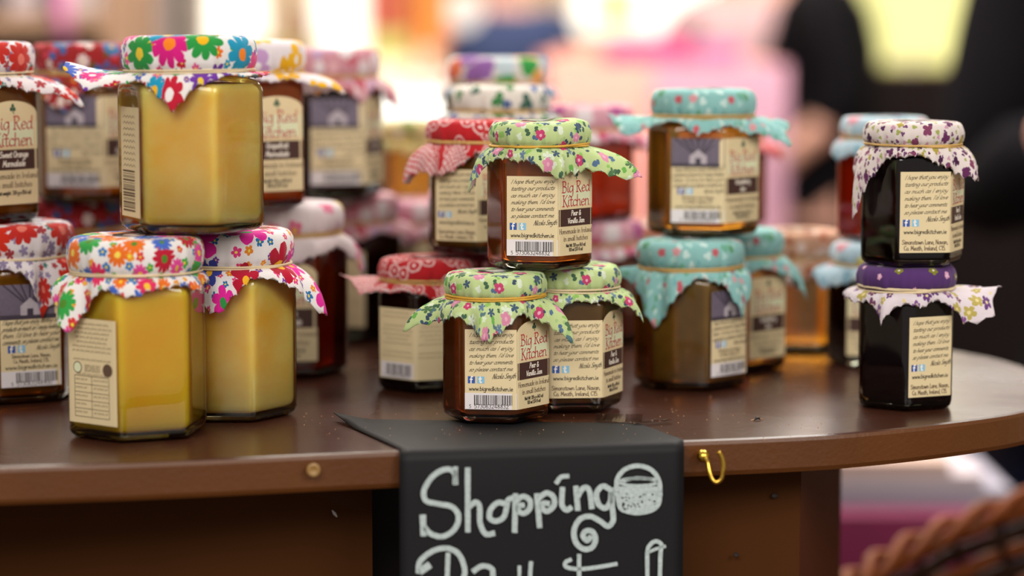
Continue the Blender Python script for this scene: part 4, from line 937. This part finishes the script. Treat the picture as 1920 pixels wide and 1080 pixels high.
jar(1120, 1.60, 0, MD(.93), 0, 'amber_red', 'rose', GEN, 'lower pink covered jar right behind the green jars', g, seed=59)
jar(1100, 1.60, .0808, MD(.86), 22, 'red', 'rose', [(-8, 18, 18), (-50, 5, 7), (-95, 7, 9), (-140, 5, 7), (178, 14, 15), (90, 14, 15)], 'red jelly jar with pink cover right behind the top green jar', g, [(-1, 'name', PV), (0, 'lines', '', -.5, .1)], seed=61)
jar(1186, 1.69, 0, SM(.9), 0, 'honey', 'peach', GEN, 'small honey jar with peach cover between green and turquoise covers', g, seed=63)
g = 'jars with turquoise flowered covers'
TL = ('Gooseberry', 'Jam')
jar(1296, 1.395, 0, MD(), 12, 'honey_dark', 'teal', [(184, 13, 3), (-160, 6, 12), (-122, 8, 34), (-98, 4, 12), (-80, 3, 5), (-55, 4, 8), (-36, 7, 28), (-12, 6, 8), (50, 12, 12), (110, 5, 6)],
    'honey coloured jar with turquoise cover, front one of the lower turquoise pair', g, [(1, 'photo', '5573063248832', -.42, .5)], seed=65)
jar(1375, 1.47, 0, MD(), 12, 'honey', 'teal', [(-8, 16, 26), (-45, 5, 7), (-80, 5, 8), (-140, 5, 7), (178, 10, 12), (90, 14, 15), (40, 6, 8)],
    'jar with turquoise cover and red lettered label, rear one of the lower turquoise pair', g, [(1, 'name', TL)], seed=67)
jar(1318, 1.425, .0858, MD(), 8, 'honey', 'teal', [(178, 27, -1), (198, 21, 13), (-142, 4, 4), (-118, 4, 3), (-92, 8, 12), (-70, 3, 5), (-45, 5, 9), (-10, 25, 17), (15, 21, 6), (60, 5, 6), (100, 15, 15), (140, 5, 5)],
    'honey jar with turquoise cover standing on top of the turquoise pair', g, [(0, 'photo', '5573063248832', -.42, .5), (1, 'name', TL)], seed=69)
g = 'far jars behind the turquoise covers'
jar(1362, 1.665, 0, SM(.9), 0, 'red', 'coral', GEN, 'lower coral covered jar hidden behind the turquoise stack', g, seed=71)
jar(1360, 1.66, .0722, SM(.9), 0, 'red', 'coral', [(-8, 12, 14), (-50, 5, 7), (-95, 7, 9), (178, 6, 8), (90, 10, 10)], 'upper coral covered jar whose cloth peeps out right of the turquoise stack', g, seed=73)
jar(1498, 1.565, 0, MD(.87), 0, 'honey', 'peach', [(-5, 9, 12), (-50, 6, 12), (-95, 8, 16), (-140, 6, 12), (178, 9, 12), (130, 5, 7), (90, 10, 12)], 'amber honey jar with peach sprig cover between turquoise and black jars', g, seed=75, ruffle=1.4)
g = 'jars with pale blue covers'
jar(1642, 1.485, 0, SM(.96), 4, 'dark', 'lightblue', [(182, 12, 10), (-150, 8, 16), (-110, 5, 9), (-60, 6, 12), (0, 10, 10), (90, 12, 12)], 'lower pale blue covered jar left behind the black jars', g, [(0, 'name', ('Red', 'Jelly'))], seed=77)
jar(1657, 1.50, .0760, SM(.97), 0, 'red', 'lightblue', [(182, 7, 12), (-150, 6, 14), (-110, 5, 9), (-60, 6, 12), (0, 10, 10), (90, 12, 12)], 'upper red jelly jar with pale blue and yellow cover behind the black jar', g, seed=79)
g = 'blackcurrant jam jars at the right'
jar(1703, 1.32, 0, SM(), 27, 'black', 'purple', [(0, 25, -1), (-14, 24, 13), (-30, 10, 19), (-52, 4, 4), (-70, 5, 9), (-88, 5, 6), (-112, 8, 17), (-135, 5, 7), (165, 10, 6), (90, 12, 12)],
    'black jam jar with purple cover standing on the table at the right', g, [(1, 'address', None, -.47, .46, (.125, .79))], skirt='plumwhite', seed=81, bloops=3, bandm=BAND_W)
jar(1712, 1.32, .0784, SM(), -15, 'black', 'ditsy', [(-157, 7, 43), (-176, 7, 19), (-122, 4, 8), (-90, 4, 5), (-65, 5, 9), (-42, 6, 16), (-18, 12, 20), (20, 5, 6), (90, 14, 15), (150, 5, 6)],
    'black jam jar with plum sprigged white cover on top at the right', g, [(0, 'address', None, -.46, .5, (.125, .79)), (1, 'name', PV)], seed=83, ruffle=.7)
#@@BG
# ------------------------------------------------------------------ shop behind the table
def place_box(name, px0, px1, py0, py1, D, depth, mat, label, cat, group=None, bev=.004, parent=None):
    a = P(px0, py1, D); b = P(px1, py0, D)
    c = ((a.x+b.x)/2, D+depth/2, a.z)
    o = MB().box((a.x-c[0], -depth/2, 0), (b.x-c[0], depth/2, b.z-a.z), bev=bev).build(name, mat, parent)
    o.location = c
    if label: tag(o, label, cat, group)
    return o
def col(name, c, **k): return plain(name, c, k.pop('r', .6), **k)
# wooden dresser with shelves on the left
W3 = 3.7
dr = empty('shelf_unit', (P(60, 0, W3).x, W3+.2, FLOOR_Z)); tag(dr, 'brown wooden shelf unit with pale goods at the back left', 'shelf unit')
x0, x1 = P(-320, 0, W3).x-dr.location.x, P(232, 0, W3).x-dr.location.x
DRW = plain('dresser_wood', 'a07c60', .55, ns=8, var=.35)
for x in (x0, x1-.03): MB().box((x, -.18, 0), (x+.03, .18, 1.9), bev=.003).build('side_panel', DRW, dr)
MB().box((x0, .17, .02), (x1, .19, 1.88)).build('back_panel', plain('dresser_back', '6b4c34', .6, ns=8, var=.3), dr)
for z in (.30, .62, .94, 1.17, 1.30, 1.62, 1.87): MB().box((x0+.03, -.18, z), (x1-.03, .17, z+.025), bev=.002).build('shelf', DRW, dr)
zc = FLOOR_Z+1.326
for i, (a, b, h, c, w) in enumerate(((-240, -195, .10, 'c8b8a8', 'cream box'), (-180, -120, .13, '9a5a50', 'dull red box'), (-100, -30, .09, 'b8b0b4', 'grey box'), (25, 88, .085, 'a89a9c', 'grey white box'), (132, 205, .075, 'c4b4b0', 'pale pinkish grey box'))):
    pa, pb = P(a, 0, W3+.1), P(b, 0, W3+.1)
    o = MB().box((pa.x, -.08, 0), (pb.x, .08, h), bev=.004).build('storage_box', col('box_card_%d' % i, c)); o.location = (0, W3+.15, zc); tag(o, w+' on the upper shelf of the wooden unit at the back left', 'box', 'boxes on the dresser')
zc = FLOOR_Z+1.196
for i, (a, b, h, c, w) in enumerate(((-240, -120, .07, 'd8d0c8', 'white tin'), (58, 96, .085, '35262a', 'near black tin'), (140, 215, .05, '8a6a4a', 'tan low box'))):
    pa, pb = P(a, 0, W3+.1), P(b, 0, W3+.1)
    o = MB().box((pa.x, -.08, 0), (pb.x, .08, h), bev=.004).build('storage_tin', col('tin_paint_%d' % i, c)); o.location = (0, W3+.15, zc); tag(o, w+' on the lower shelf of the wooden unit at the back left', 'tin', 'tins on the dresser')
# pink ribbon hanging from the shelf unit
pa = P(112, 0, W3-.05); mb = MB(); vs = []
for i in range(30):
    z = 1.5-i/29*(1.5-P(0, 76, W3).z); s = .004*math.sin(i*.7)
    for sx in (-1, 1): vs.append((sx*.0125+s*.4, s, z))
o = mb.add(vs, [(2*i, 2*i+1, 2*i+3, 2*i+2) for i in range(29)]).build('hanging_ribbon', plain('pink_ribbon', 'd884b0', .5), smooth=True); o.location = (pa.x, W3-.01, 0)
m = o.modifiers.new('t', 'SOLIDIFY'); m.thickness = .002; tag(o, 'pink ribbon hanging down in front of the wooden shelf unit', 'ribbon')
# pale door panel and a dark post beside it
place_box('display_board', 238, 338, -300, 330, 4.4, .05, plain('pale_mauve_board', 'efe4e2', .7, var=.04), 'pale upright board behind the left stacks of jars', 'board')
o = place_box('post', 336, 356, -300, 600, 4.3, .07, plain('dark_olive_post', '4c4434', .5), 'dark upright post between the pale board and the bright window', 'post')
place_box('display_board', 357, 388, -260, 420, 4.6, .05, plain('dun_board', 'b8aca0', .7, var=.05), 'narrow grey brown board right of the dark post', 'board')
place_box('shelf_board', 470, 585, 78, 118, 5.2, .3, plain('olive_tan_wood', 'a08c50', .6), 'tan shelf board seen above the yellow flowered cover at the back', 'shelf')
place_box('box', 545, 582, 20, 78, 5.3, .15, plain('brown_glaze', '8a6a58', .4), 'brown upright box on the tan shelf at the back', 'box')
# orange goods
cr = [(690, 760, -40, 60, 'b8543c', 'brick red'), (764, 836, -60, 88, 'e0862e', 'orange')]
for a, b, c, d_, h, w in cr: place_box('carton', a, b, c, d_, 5.0, .25, plain('carton_'+w.replace(' ', '_'), h, .6, var=.2), w+' carton on the back stall behind the pink covers', 'carton', 'cartons on the back stall')
place_box('carton', 694, 765, 62, 108, 4.95, .22, plain('carton_green', 'b8b862', .6, var=.25), 'yellow green carton below the brick red one on the back stall', 'carton', 'cartons on the back stall')
place_box('carton', 770, 826, 90, 150, 4.95, .22, plain('carton_peach', 'ecc4a4', .6, var=.1), 'peach carton below the orange one on the back stall', 'carton', 'cartons on the back stall')
place_box('carton', 696, 768, 110, 150, 4.9, .22, plain('carton_cream', 'efe4c0', .6, var=.1), 'cream carton lowest on the back stall', 'carton', 'cartons on the back stall')
def bg_table(label, px0, px1, ztop, D0, D1, mat, legm, name='stall_table'):
    a, b = (px0-960)/F*D0, (px1-960)/F*D0; t = empty(name, ((a+b)/2, (D0+D1)/2, FLOOR_Z)); tag(t, label, 'table')
    hx, hy, H = (b-a)/2, (D1-D0)/2, ztop-FLOOR_Z
    MB().box((-hx, -hy, H-.04), (hx, hy, H), bev=.004).build('tabletop', mat, t)
    for sx in (-1, 1):
        for sy in (-1, 1): MB().box((sx*(hx-.05)-.025, sy*(hy-.05)-.025, 0), (sx*(hx-.05)+.025, sy*(hy-.05)+.025, H-.04), bev=.003).build('leg', legm, t)
    MB().box((-hx+.05, -hy+.04, H-.12), (hx-.05, -hy+.06, H-.04)).build('apron', legm, t)
    return t
t = bg_table('pale blue white stall table behind the honey jars', 560, 850, .095, 3.3, 4.2, plain('pale_blue_top', 'd8e2e2', .4, var=.05), PALEWOOD)
t = bg_table('back stall table carrying coloured cartons', 560, 840, P(0, 150, 4.9).z, 4.75, 5.4, PALEWOOD, PALEWOOD)
t = bg_table('long salmon coloured stall table behind the centre jars', 1020, 1470, P(0, 118, 4.3).z, 4.3, 5.3, plain('salmon_cloth', 'dc8c7c', .7, var=.12), PALEWOOD)
a, b = P(1025, 480, 4.28), P(1465, 118, 4.28)
def drape(name, a, b, mat, label, waves=16, amp=.012):
    mb = MB(); n_ = 120; vs = []
    for i in range(n_+1):
        u = i/n_; s = math.sin(u*waves*2*PI)*amp
        for j in range(7):
            v = j/6; vs.append((a.x+(b.x-a.x)*u, a.y+s*(v**.8)-.004, b.z+(a.z-b.z)*v))
    for i in range(n_):
        for j in range(6): mb.f.append((i*7+j, (i+1)*7+j, (i+1)*7+j+1, i*7+j+1)); mb.m.append(0)
    mb.v = vs; o = mb.build(name, mat, smooth=True); m = o.modifiers.new('t', 'SOLIDIFY'); m.thickness = .002; tag(o, label, 'cloth'); return o
drape('table_cloth', Vector((a.x, 4.26, FLOOR_Z+.05)), Vector((b.x, 4.26, P(0, 118, 4.3).z)), plain('salmon_pink_cloth', 'e09a8c', .8, var=.15, ns=3), 'salmon pink cloth draped over the front of the long stall table')
zt = P(0, 118, 4.3).z
drape('table_runner', Vector((P(1225, 0, 4.22).x, 4.225, FLOOR_Z+.12)), Vector((P(1475, 0, 4.22).x, 4.225, zt)), plain('mauve_pink_cloth', 'bc8ca0', .8, var=.2, ns=5), 'mauve pink cloth hung over the right half of the long stall table', 9, .01)
def on_top(name, px0, px1, pytop, D, depth, mat, label, cat, group=None):
    a = (px0-960)/F*D; b = (px1-960)/F*D; h = CAM_Z-(pytop-50)/F*D-zt
    o = MB().box((-(b-a)/2, -depth/2, 0), ((b-a)/2, depth/2, h), bev=min(.006, h*.2)).build(name, mat); o.location = ((a+b)/2, D+depth/2, zt); return tag(o, label, cat, group)
on_top('magenta_tray', 1138, 1290, 72, 4.4, .3, plain('magenta_card', 'd23c84', .6, var=.12), 'magenta tray on the salmon clothed stall table', 'tray')
on_top('mauve_box', 1296, 1390, 84, 4.45, .25, plain('mauve_card', 'b05ca0', .6, var=.12), 'mauve box beside the magenta tray on the stall table', 'box')
on_top('fabric_bundle', 1046, 1130, 96, 4.5, .3, plain('peach_fabric', 'eab49a', .7, var=.1), 'peach coloured bundle at the left end of the stall table', 'bundle')
# dark cabinet on the right, behind the people
place_box('dark_cabinet', 1462, 2150, 128, 900, 6.6, .4, plain('dark_cabinet_wood', '160c0c', .7, ns=10, var=.25, spec=.15), 'dark brown cabinet between the two people in black', 'cabinet')
# yellow poster and lamps
o = place_box('wall_sign', 1118, 1180, -20, 44, 8.45, .02, emis('yellow_backlit_sign', 'f8ee3a', 1.0), 'bright yellow backlit sign high in the back window', 'sign')
def globe(px, py, D, r, e, label):
    p = P(px, py, D); t = empty('lamp_or_glint', p); tag(t, label, 'lamp', 'hanging globe lamps')
    MB().lathe([(r*math.sin(a), -r*math.cos(a)) for a in [PI*i/14+.01 for i in range(14)]]+[(r*.1, r)], 24).build('glass_globe', emis('warm_globe_light', 'ffeedd', e), t, True)
    MB().tube([(0, 0, r), (0, 0, 2.6-p.z)], .004, 6).build('cord', DARKWOOD, t)
    MB().lathe([(.02, r*.96), (.022, r*1.15), (.008, r*1.35)], 16).build('lamp_holder', DARKWOOD, t, True)
globe(866, 18, 6.2, .050, 1.1, 'round cream globe lamp above the person in navy')
globe(742, -18, 6.6, .055, 1.3, 'round cream globe lamp above the orange carton')
globe(782, 150, 4.4, .012, 1.3, 'tiny glowing globe added as a highlight disc left of the many coloured cover')  # glowing globe added to imitate a small blurred specular highlight
#globe(33, 43, 2.2, .003, 2.2, 'pin sized bulb glowing in front of the wooden shelf unit')

# ------------------------------------------------------------------ people
SKIN = plain('skin', 'd09a86', .5, var=.08); 
def skinned(name, nodes, edges, mat, parent, root=0, sub=1):
    me = bpy.data.meshes.new(name); me.from_pydata([n_[0] for n_ in nodes], edges, []); me.materials.append(mat)
    o = bpy.data.objects.new(name, me); COL.objects.link(o); o.parent = parent
    sk = o.modifiers.new('skin', 'SKIN'); sk.use_smooth_shade = True
    for i, n_ in enumerate(nodes):
        sv = me.skin_vertices[0].data[i]; r = n_[1]; sv.radius = r if isinstance(r, tuple) else (r, r); sv.use_root = (i == root)
    s = o.modifiers.new('sub', 'SUBSURF'); s.levels = sub; s.render_levels = sub
    return o
def person(loc, rz, label, coat, trousers, hair, arms, hgt=1.0, name='person', lean=0.0, coat_r=1.0, bare=.07):
    t = empty(name, loc, rz); tag(t, label, 'person'); t.scale = (hgt, hgt, hgt)
    L = lambda x, y, z: (x, y-lean*max(0, z-.95), z)
    sh = {1: L(.19, 0, 1.40), -1: L(-.19, 0, 1.40)}
    nodes = [(L(0, 0, .96), (.12, .12)), (L(0, .01, 1.12), (.115, .115)), (L(0, 0, 1.32), (.12, .12)), (L(0, 0, 1.44), (.09, .075)), (L(0, -.01, 1.50), .055), (L(0, -.015, 1.56), .055), (L(0, -.03, 1.62), (.070, .085)), (L(0, -.02, 1.69), (.075, .092)), (L(0, -.01, 1.745), (.055, .07))]
    edges = [(0, 1), (1, 2), (2, 3), (3, 4), (4, 5), (5, 6), (6, 7), (7, 8)]
    sleeves = []
    for s in (1, -1):
        elbow, wrist, hand = arms[s]
        b = len(nodes); nodes += [(sh[s], .055), (elbow, .043), (wrist, .028), (hand, (.038, .020))]
        edges += [(3, b), (b, b+1), (b+1, b+2), (b+2, b+3)]
        sleeves.append((s, sh[s], elbow, tuple(w_*(1-bare)+e_*bare for w_, e_ in zip(wrist, elbow))))
        H = Vector(hand); d = (H-Vector(wrist)).normalized(); side = d.cross(Vector((0, 1, .3))).normalized()
        for k, (off, ln) in enumerate(((-.027, .060), (-.009, .072), (.010, .068), (.027, .052))):
            c = len(nodes); k0 = H+d*.03+side*off; k1 = k0+d*ln*.55; k2 = k1+(d*.8+Vector((0, .0, -.5))).normalized()*ln*.5
            nodes += [(tuple(k0), .0095), (tuple(k1), .0085), (tuple(k2), .007)]; edges += [(b+3, c), (c, c+1), (c+1, c+2)]
        c = len(nodes); k1 = H-d*.005-side*.042; k2 = k1+(d-side*.35).normalized()*.035
        nodes += [(tuple(k1), .011), (tuple(k2), .009)]; edges += [(b+3, c), (c, c+1)]
    for s in (1, -1):
        b = len(nodes); nodes += [((s*.10, 0, .84), .08), ((s*.11, -.01, .50), .055), ((s*.11, .02, .10), .042), ((s*.12, -.06, .03), (.04, .03)), ((s*.13, -.16, .02), (.035, .02))]
        edges += [(0, b), (b, b+1), (b+1, b+2), (b+2, b+3), (b+3, b+4)]
    skinned('body', nodes, edges, SKIN, t)
    r = coat_r
    cn = [(L(0, 0, .74), .205*r), (L(0, 0, .90), .20*r), (L(0, .01, 1.12), .185*r), (L(0, 0, 1.30), .19*r), (L(0, 0, 1.42), .13*r), (L(0, -.01, 1.47), (.075, .07))]
    ce = [(i, i+1) for i in range(5)]
    for s, a, b_, c_ in sleeves:
        k = len(cn); cn += [(a, .085*r), (b_, .070*r), (c_, .055*r)]; ce += [(4, k), (k, k+1), (k+1, k+2)]
    skinned('coat', cn, ce, coat, t, 1)
    tn = [((0, 0, .93), .17)]; te = []
    for s in (1, -1):
        k = len(tn); tn += [((s*.10, 0, .80), .145), ((s*.11, -.01, .50), .11), ((s*.11, .02, .10), .085)]; te += [(0, k), (k, k+1), (k+1, k+2)]
    skinned('trousers', tn, te, trousers, t)
    skinned('hair', [(L(0, .02, 1.66), (.082, .075)), (L(0, .01, 1.73), (.088, .092)), (L(0, 0, 1.78), (.06, .07))], [(0, 1), (1, 2)], hair, t, 1)
    f = MB()
    for s in (1, -1):
        c = L(s*.032, -.112, 1.68); f.lathe([(.001, -.010), (.009, -.005), (.011, 0), (.009, .005), (.001, .010)], 10, 0, c)
    f.build('eyes', DARKWOOD, t, True)
    n_ = L(0, -.115, 1.655); f = MB(); f.tube([(n_[0], n_[1]+.012, n_[2]+.035), (n_[0], n_[1]-.012, n_[2]), (n_[0], n_[1]+.008, n_[2]-.008)], [.006, .012, .006], 8); f.tube([L(-.022, -.103, 1.618), L(0, -.112, 1.616), L(.022, -.103, 1.618)], [.003, .007, .003], 8)
    f.build('nose_and_mouth', SKIN, t, True)
    for s in (1, -1):
        e = L(s*.078, 0, 1.665); MB().lathe([(.004, -.02), (.012, -.01), (.014, .008), (.005, .022)], 10, 0, e).build('ear', SKIN, t, True)
    for s in (1, -1): MB().tube([(s*.115, .05, .045), (s*.12, -.06, .05), (s*.13, -.18, .035)], [.045, .048, .035], 10).build('shoe', DARKWOOD, t, True)
    return t
BLACKC = plain('black_coat', '09070c', .85, var=.1, ns=12, spec=.1); NAVY = plain('navy_jumper', '24345c', .8, var=.15, ns=8); JEANS = plain('navy_jeans', '0e1530', .85, ns=30, spec=.1)
HAIR = plain('dark_brown_hair', '2c1c14', .6, ns=80, var=.3); MAUVE = plain('mauve_knit', 'c4a0a4', .85, var=.1, ns=10); BLKT = plain('black_trousers', '08070c', .85, spec=.1)
down = {1: ((.27, .02, 1.12), (.27, -.06, .90), (.27, -.09, .83)), -1: ((-.27, .02, 1.12), (-.27, -.06, .90), (-.27, -.09, .83))}
fold_ = {1: ((.26, .03, 1.14), (.12, -.22, 1.10), (.06, -.27, 1.10)), -1: ((-.25, .0, 1.08), (-.21, -.2, 1.20), (-.19, -.27, 1.24))}
reach = {1: ((.27, -.06, 1.16), (.24, -.28, 1.12), (.23, -.35, 1.13)), -1: ((-.26, -.02, 1.12), (-.20, -.24, 1.02), (-.19, -.31, 1.01))}
X = lambda px, D: (px-960)/F*D
person((X(938, 7.4), 7.4, FLOOR_Z), 0, 'person in a navy jumper facing us far behind the centre stacks', NAVY, JEANS, HAIR, down, .93, coat_r=.95)
person((X(1540, 5.5), 5.5, FLOOR_Z), 1.35, 'person in a black coat seen from the side, hand held low, behind the turquoise covers', BLACKC, BLKT, HAIR,
       {1: ((.24, -.02, 1.12), (.20, -.14, .93), (.19, -.18, .87)), -1: ((-.25, -.08, 1.17), (-.28, .05, 1.06), (-.285, .11, .99))}, .97, coat_r=.82, bare=.45)
person((X(2215, 2.9), 2.9, FLOOR_Z), .1, 'person in a black coat and navy jeans cut off by the right edge', BLACKC, JEANS, HAIR, fold_, 1.0)
person((X(1402, 6.1), 6.1, FLOOR_Z), -.5, 'person in a pale mauve knit behind the long stall table', MAUVE, BLKT, HAIR, down, .95, coat_r=.8)

# ------------------------------------------------------------------ under the table on the right
st = bg_table('low dark stool table under the folded towels behind the display table', 1560, 1960, CAM_Z-(1075-50)/F*2.1-.10, 2.1, 2.5, DARKWOOD, DARKWOOD, 'low_table')
zl = CAM_Z-(1075-50)/F*2.1-.10
K2 = 2.12/F; h1 = (CAM_Z-(972-50)*K2)-zl
o = MB().box((-.085, -.11, 0), (.085, .11, h1), bev=.004).build('magenta_box', plain('deep_magenta_card', '7c1048', .6, var=.2, ns=20)); o.location = ((1690-960)*K2, 2.24, zl); tag(o, 'deep magenta box on the low table below the white towels', 'box')
TW = [plain('white_towel', 'b8acb2', .9, var=.08, ns=30), plain('peach_towel', 'c4a89c', .9, var=.08, ns=30), plain('grey_towel', '9894a2', .9, var=.08, ns=30)]
z = zl+h1+.0005
for i, (w0, w1, h, m_, lb) in enumerate(((-.062, .112, .016, 2, 'grey white folded towel lowest on the magenta box'), (-.064, .085, .013, 0, 'white folded towel in the middle of the pile on the magenta box'), (-.063, .055, .012, 1, 'peach tinted folded towel on top of the pile on the magenta box'))):
    mb = MB(); n_ = 16
    def rr_(x): return .5*h
    prof = [(w0+h/2+(w1-w0-h)*j/n_) for j in range(n_+1)]
    pts = []
    for lay in range(2):
        zz = h*(.25+.5*lay); hh = h*.235
        ring = [(w0+hh-hh*math.cos(a_), zz+hh*math.sin(a_)) for a_ in [PI/2-PI*q/8 for q in range(9)]]
        ring = [(w0+hh-hh*math.sin(PI*q/8), zz+hh*math.cos(PI*q/8)) for q in range(9)]+[(w1-hh+hh*math.sin(PI*q/8), zz-hh*math.cos(PI*q/8)) for q in range(9)]
        N_ = len(ring); vs = [(x, y, zq) for y in (-.09, .09) for x, zq in ring]
        mb.add(vs, [(q, (q+1) % N_, N_+(q+1) % N_, N_+q) for q in range(N_)]+[tuple(range(N_))[::-1], tuple(range(N_, 2*N_))])
    o = mb.build('folded_towel', TW[m_], smooth=False); o.location = ((1690-960)*K2, 2.24, z); z += h+.0003; tag(o, lb, 'towel', 'folded towels')
# wicker basket
WK = [plain('wicker_amber', '7a3a08', .55, ns=60, var=.5, spec=.15), plain('wicker_dark', '2a1204', .6, ns=60, var=.4, spec=.1)]
bk = empty('wicker_basket', (.475, 1.60, -.395)); bk.rotation_euler = (math.radians(4), math.radians(-16), 0); tag(bk, 'brown wicker basket at the bottom right corner', 'basket')
def ring(r, z, rt, ph=0, amp=0, n=72): return [((r+amp*math.sin(i*18*PI/n*2+ph))*math.cos(2*PI*i/n)*1.25, (r+amp*math.sin(i*18*PI/n*2+ph))*math.sin(2*PI*i/n), z+rt*math.sin(2*PI*i/n*2)) for i in range(n)]
BZ = .255
for i in range(20):
    z = .01+(BZ-.02)*i/19; r = .115+.045*(i/19)**.7
    MB().tube(ring(r, z, .001, PI*(i % 2), .0035), .0058, 6, closed=True).build('woven_cane', WK[i % 2], bk, True)
for i in range(36):
    a_ = 2*PI*(i+.5)/36; MB().tube([(.115*math.cos(a_)*1.25, .115*math.sin(a_), .0), (.142*math.cos(a_)*1.25, .142*math.sin(a_), BZ*.4), (.160*math.cos(a_)*1.25, .160*math.sin(a_), BZ+.004)], .0032, 6).build('upright_stake', WK[1], bk, True)
for q in range(3): MB().tube([((.162+.008*math.cos(12*t+q*2.1))*math.cos(t)*1.25, (.162+.008*math.cos(12*t+q*2.1))*math.sin(t), BZ+.008+.007*math.sin(12*t+q*2.1)) for t in [2*PI*i/200 for i in range(200)]], .0048, 6, closed=True).build('rim_strand', WK[0], bk, True)
MB().lathe([(.001, 0), (.11, 0), (.11, .006), (.001, .006)], 32).build('base', WK[1], bk)

sl = empty('wooden_stool', (.47, 1.60, FLOOR_Z)); tag(sl, 'dark wooden stool under the wicker basket at the bottom right', 'stool')
SH = -.452-FLOOR_Z
MB().lathe([(.001, SH-.03), (.15, SH-.03), (.16, SH-.02), (.16, SH-.005), (.155, SH), (.001, SH)], 32).build('seat', DARKWOOD, sl)
for i in range(4):
    a_ = PI/4+i*PI/2; MB().tube([(.15*math.cos(a_), .15*math.sin(a_), 0), (.11*math.cos(a_), .11*math.sin(a_), SH-.03)], .016, 10).build('leg', DARKWOOD, sl, True)
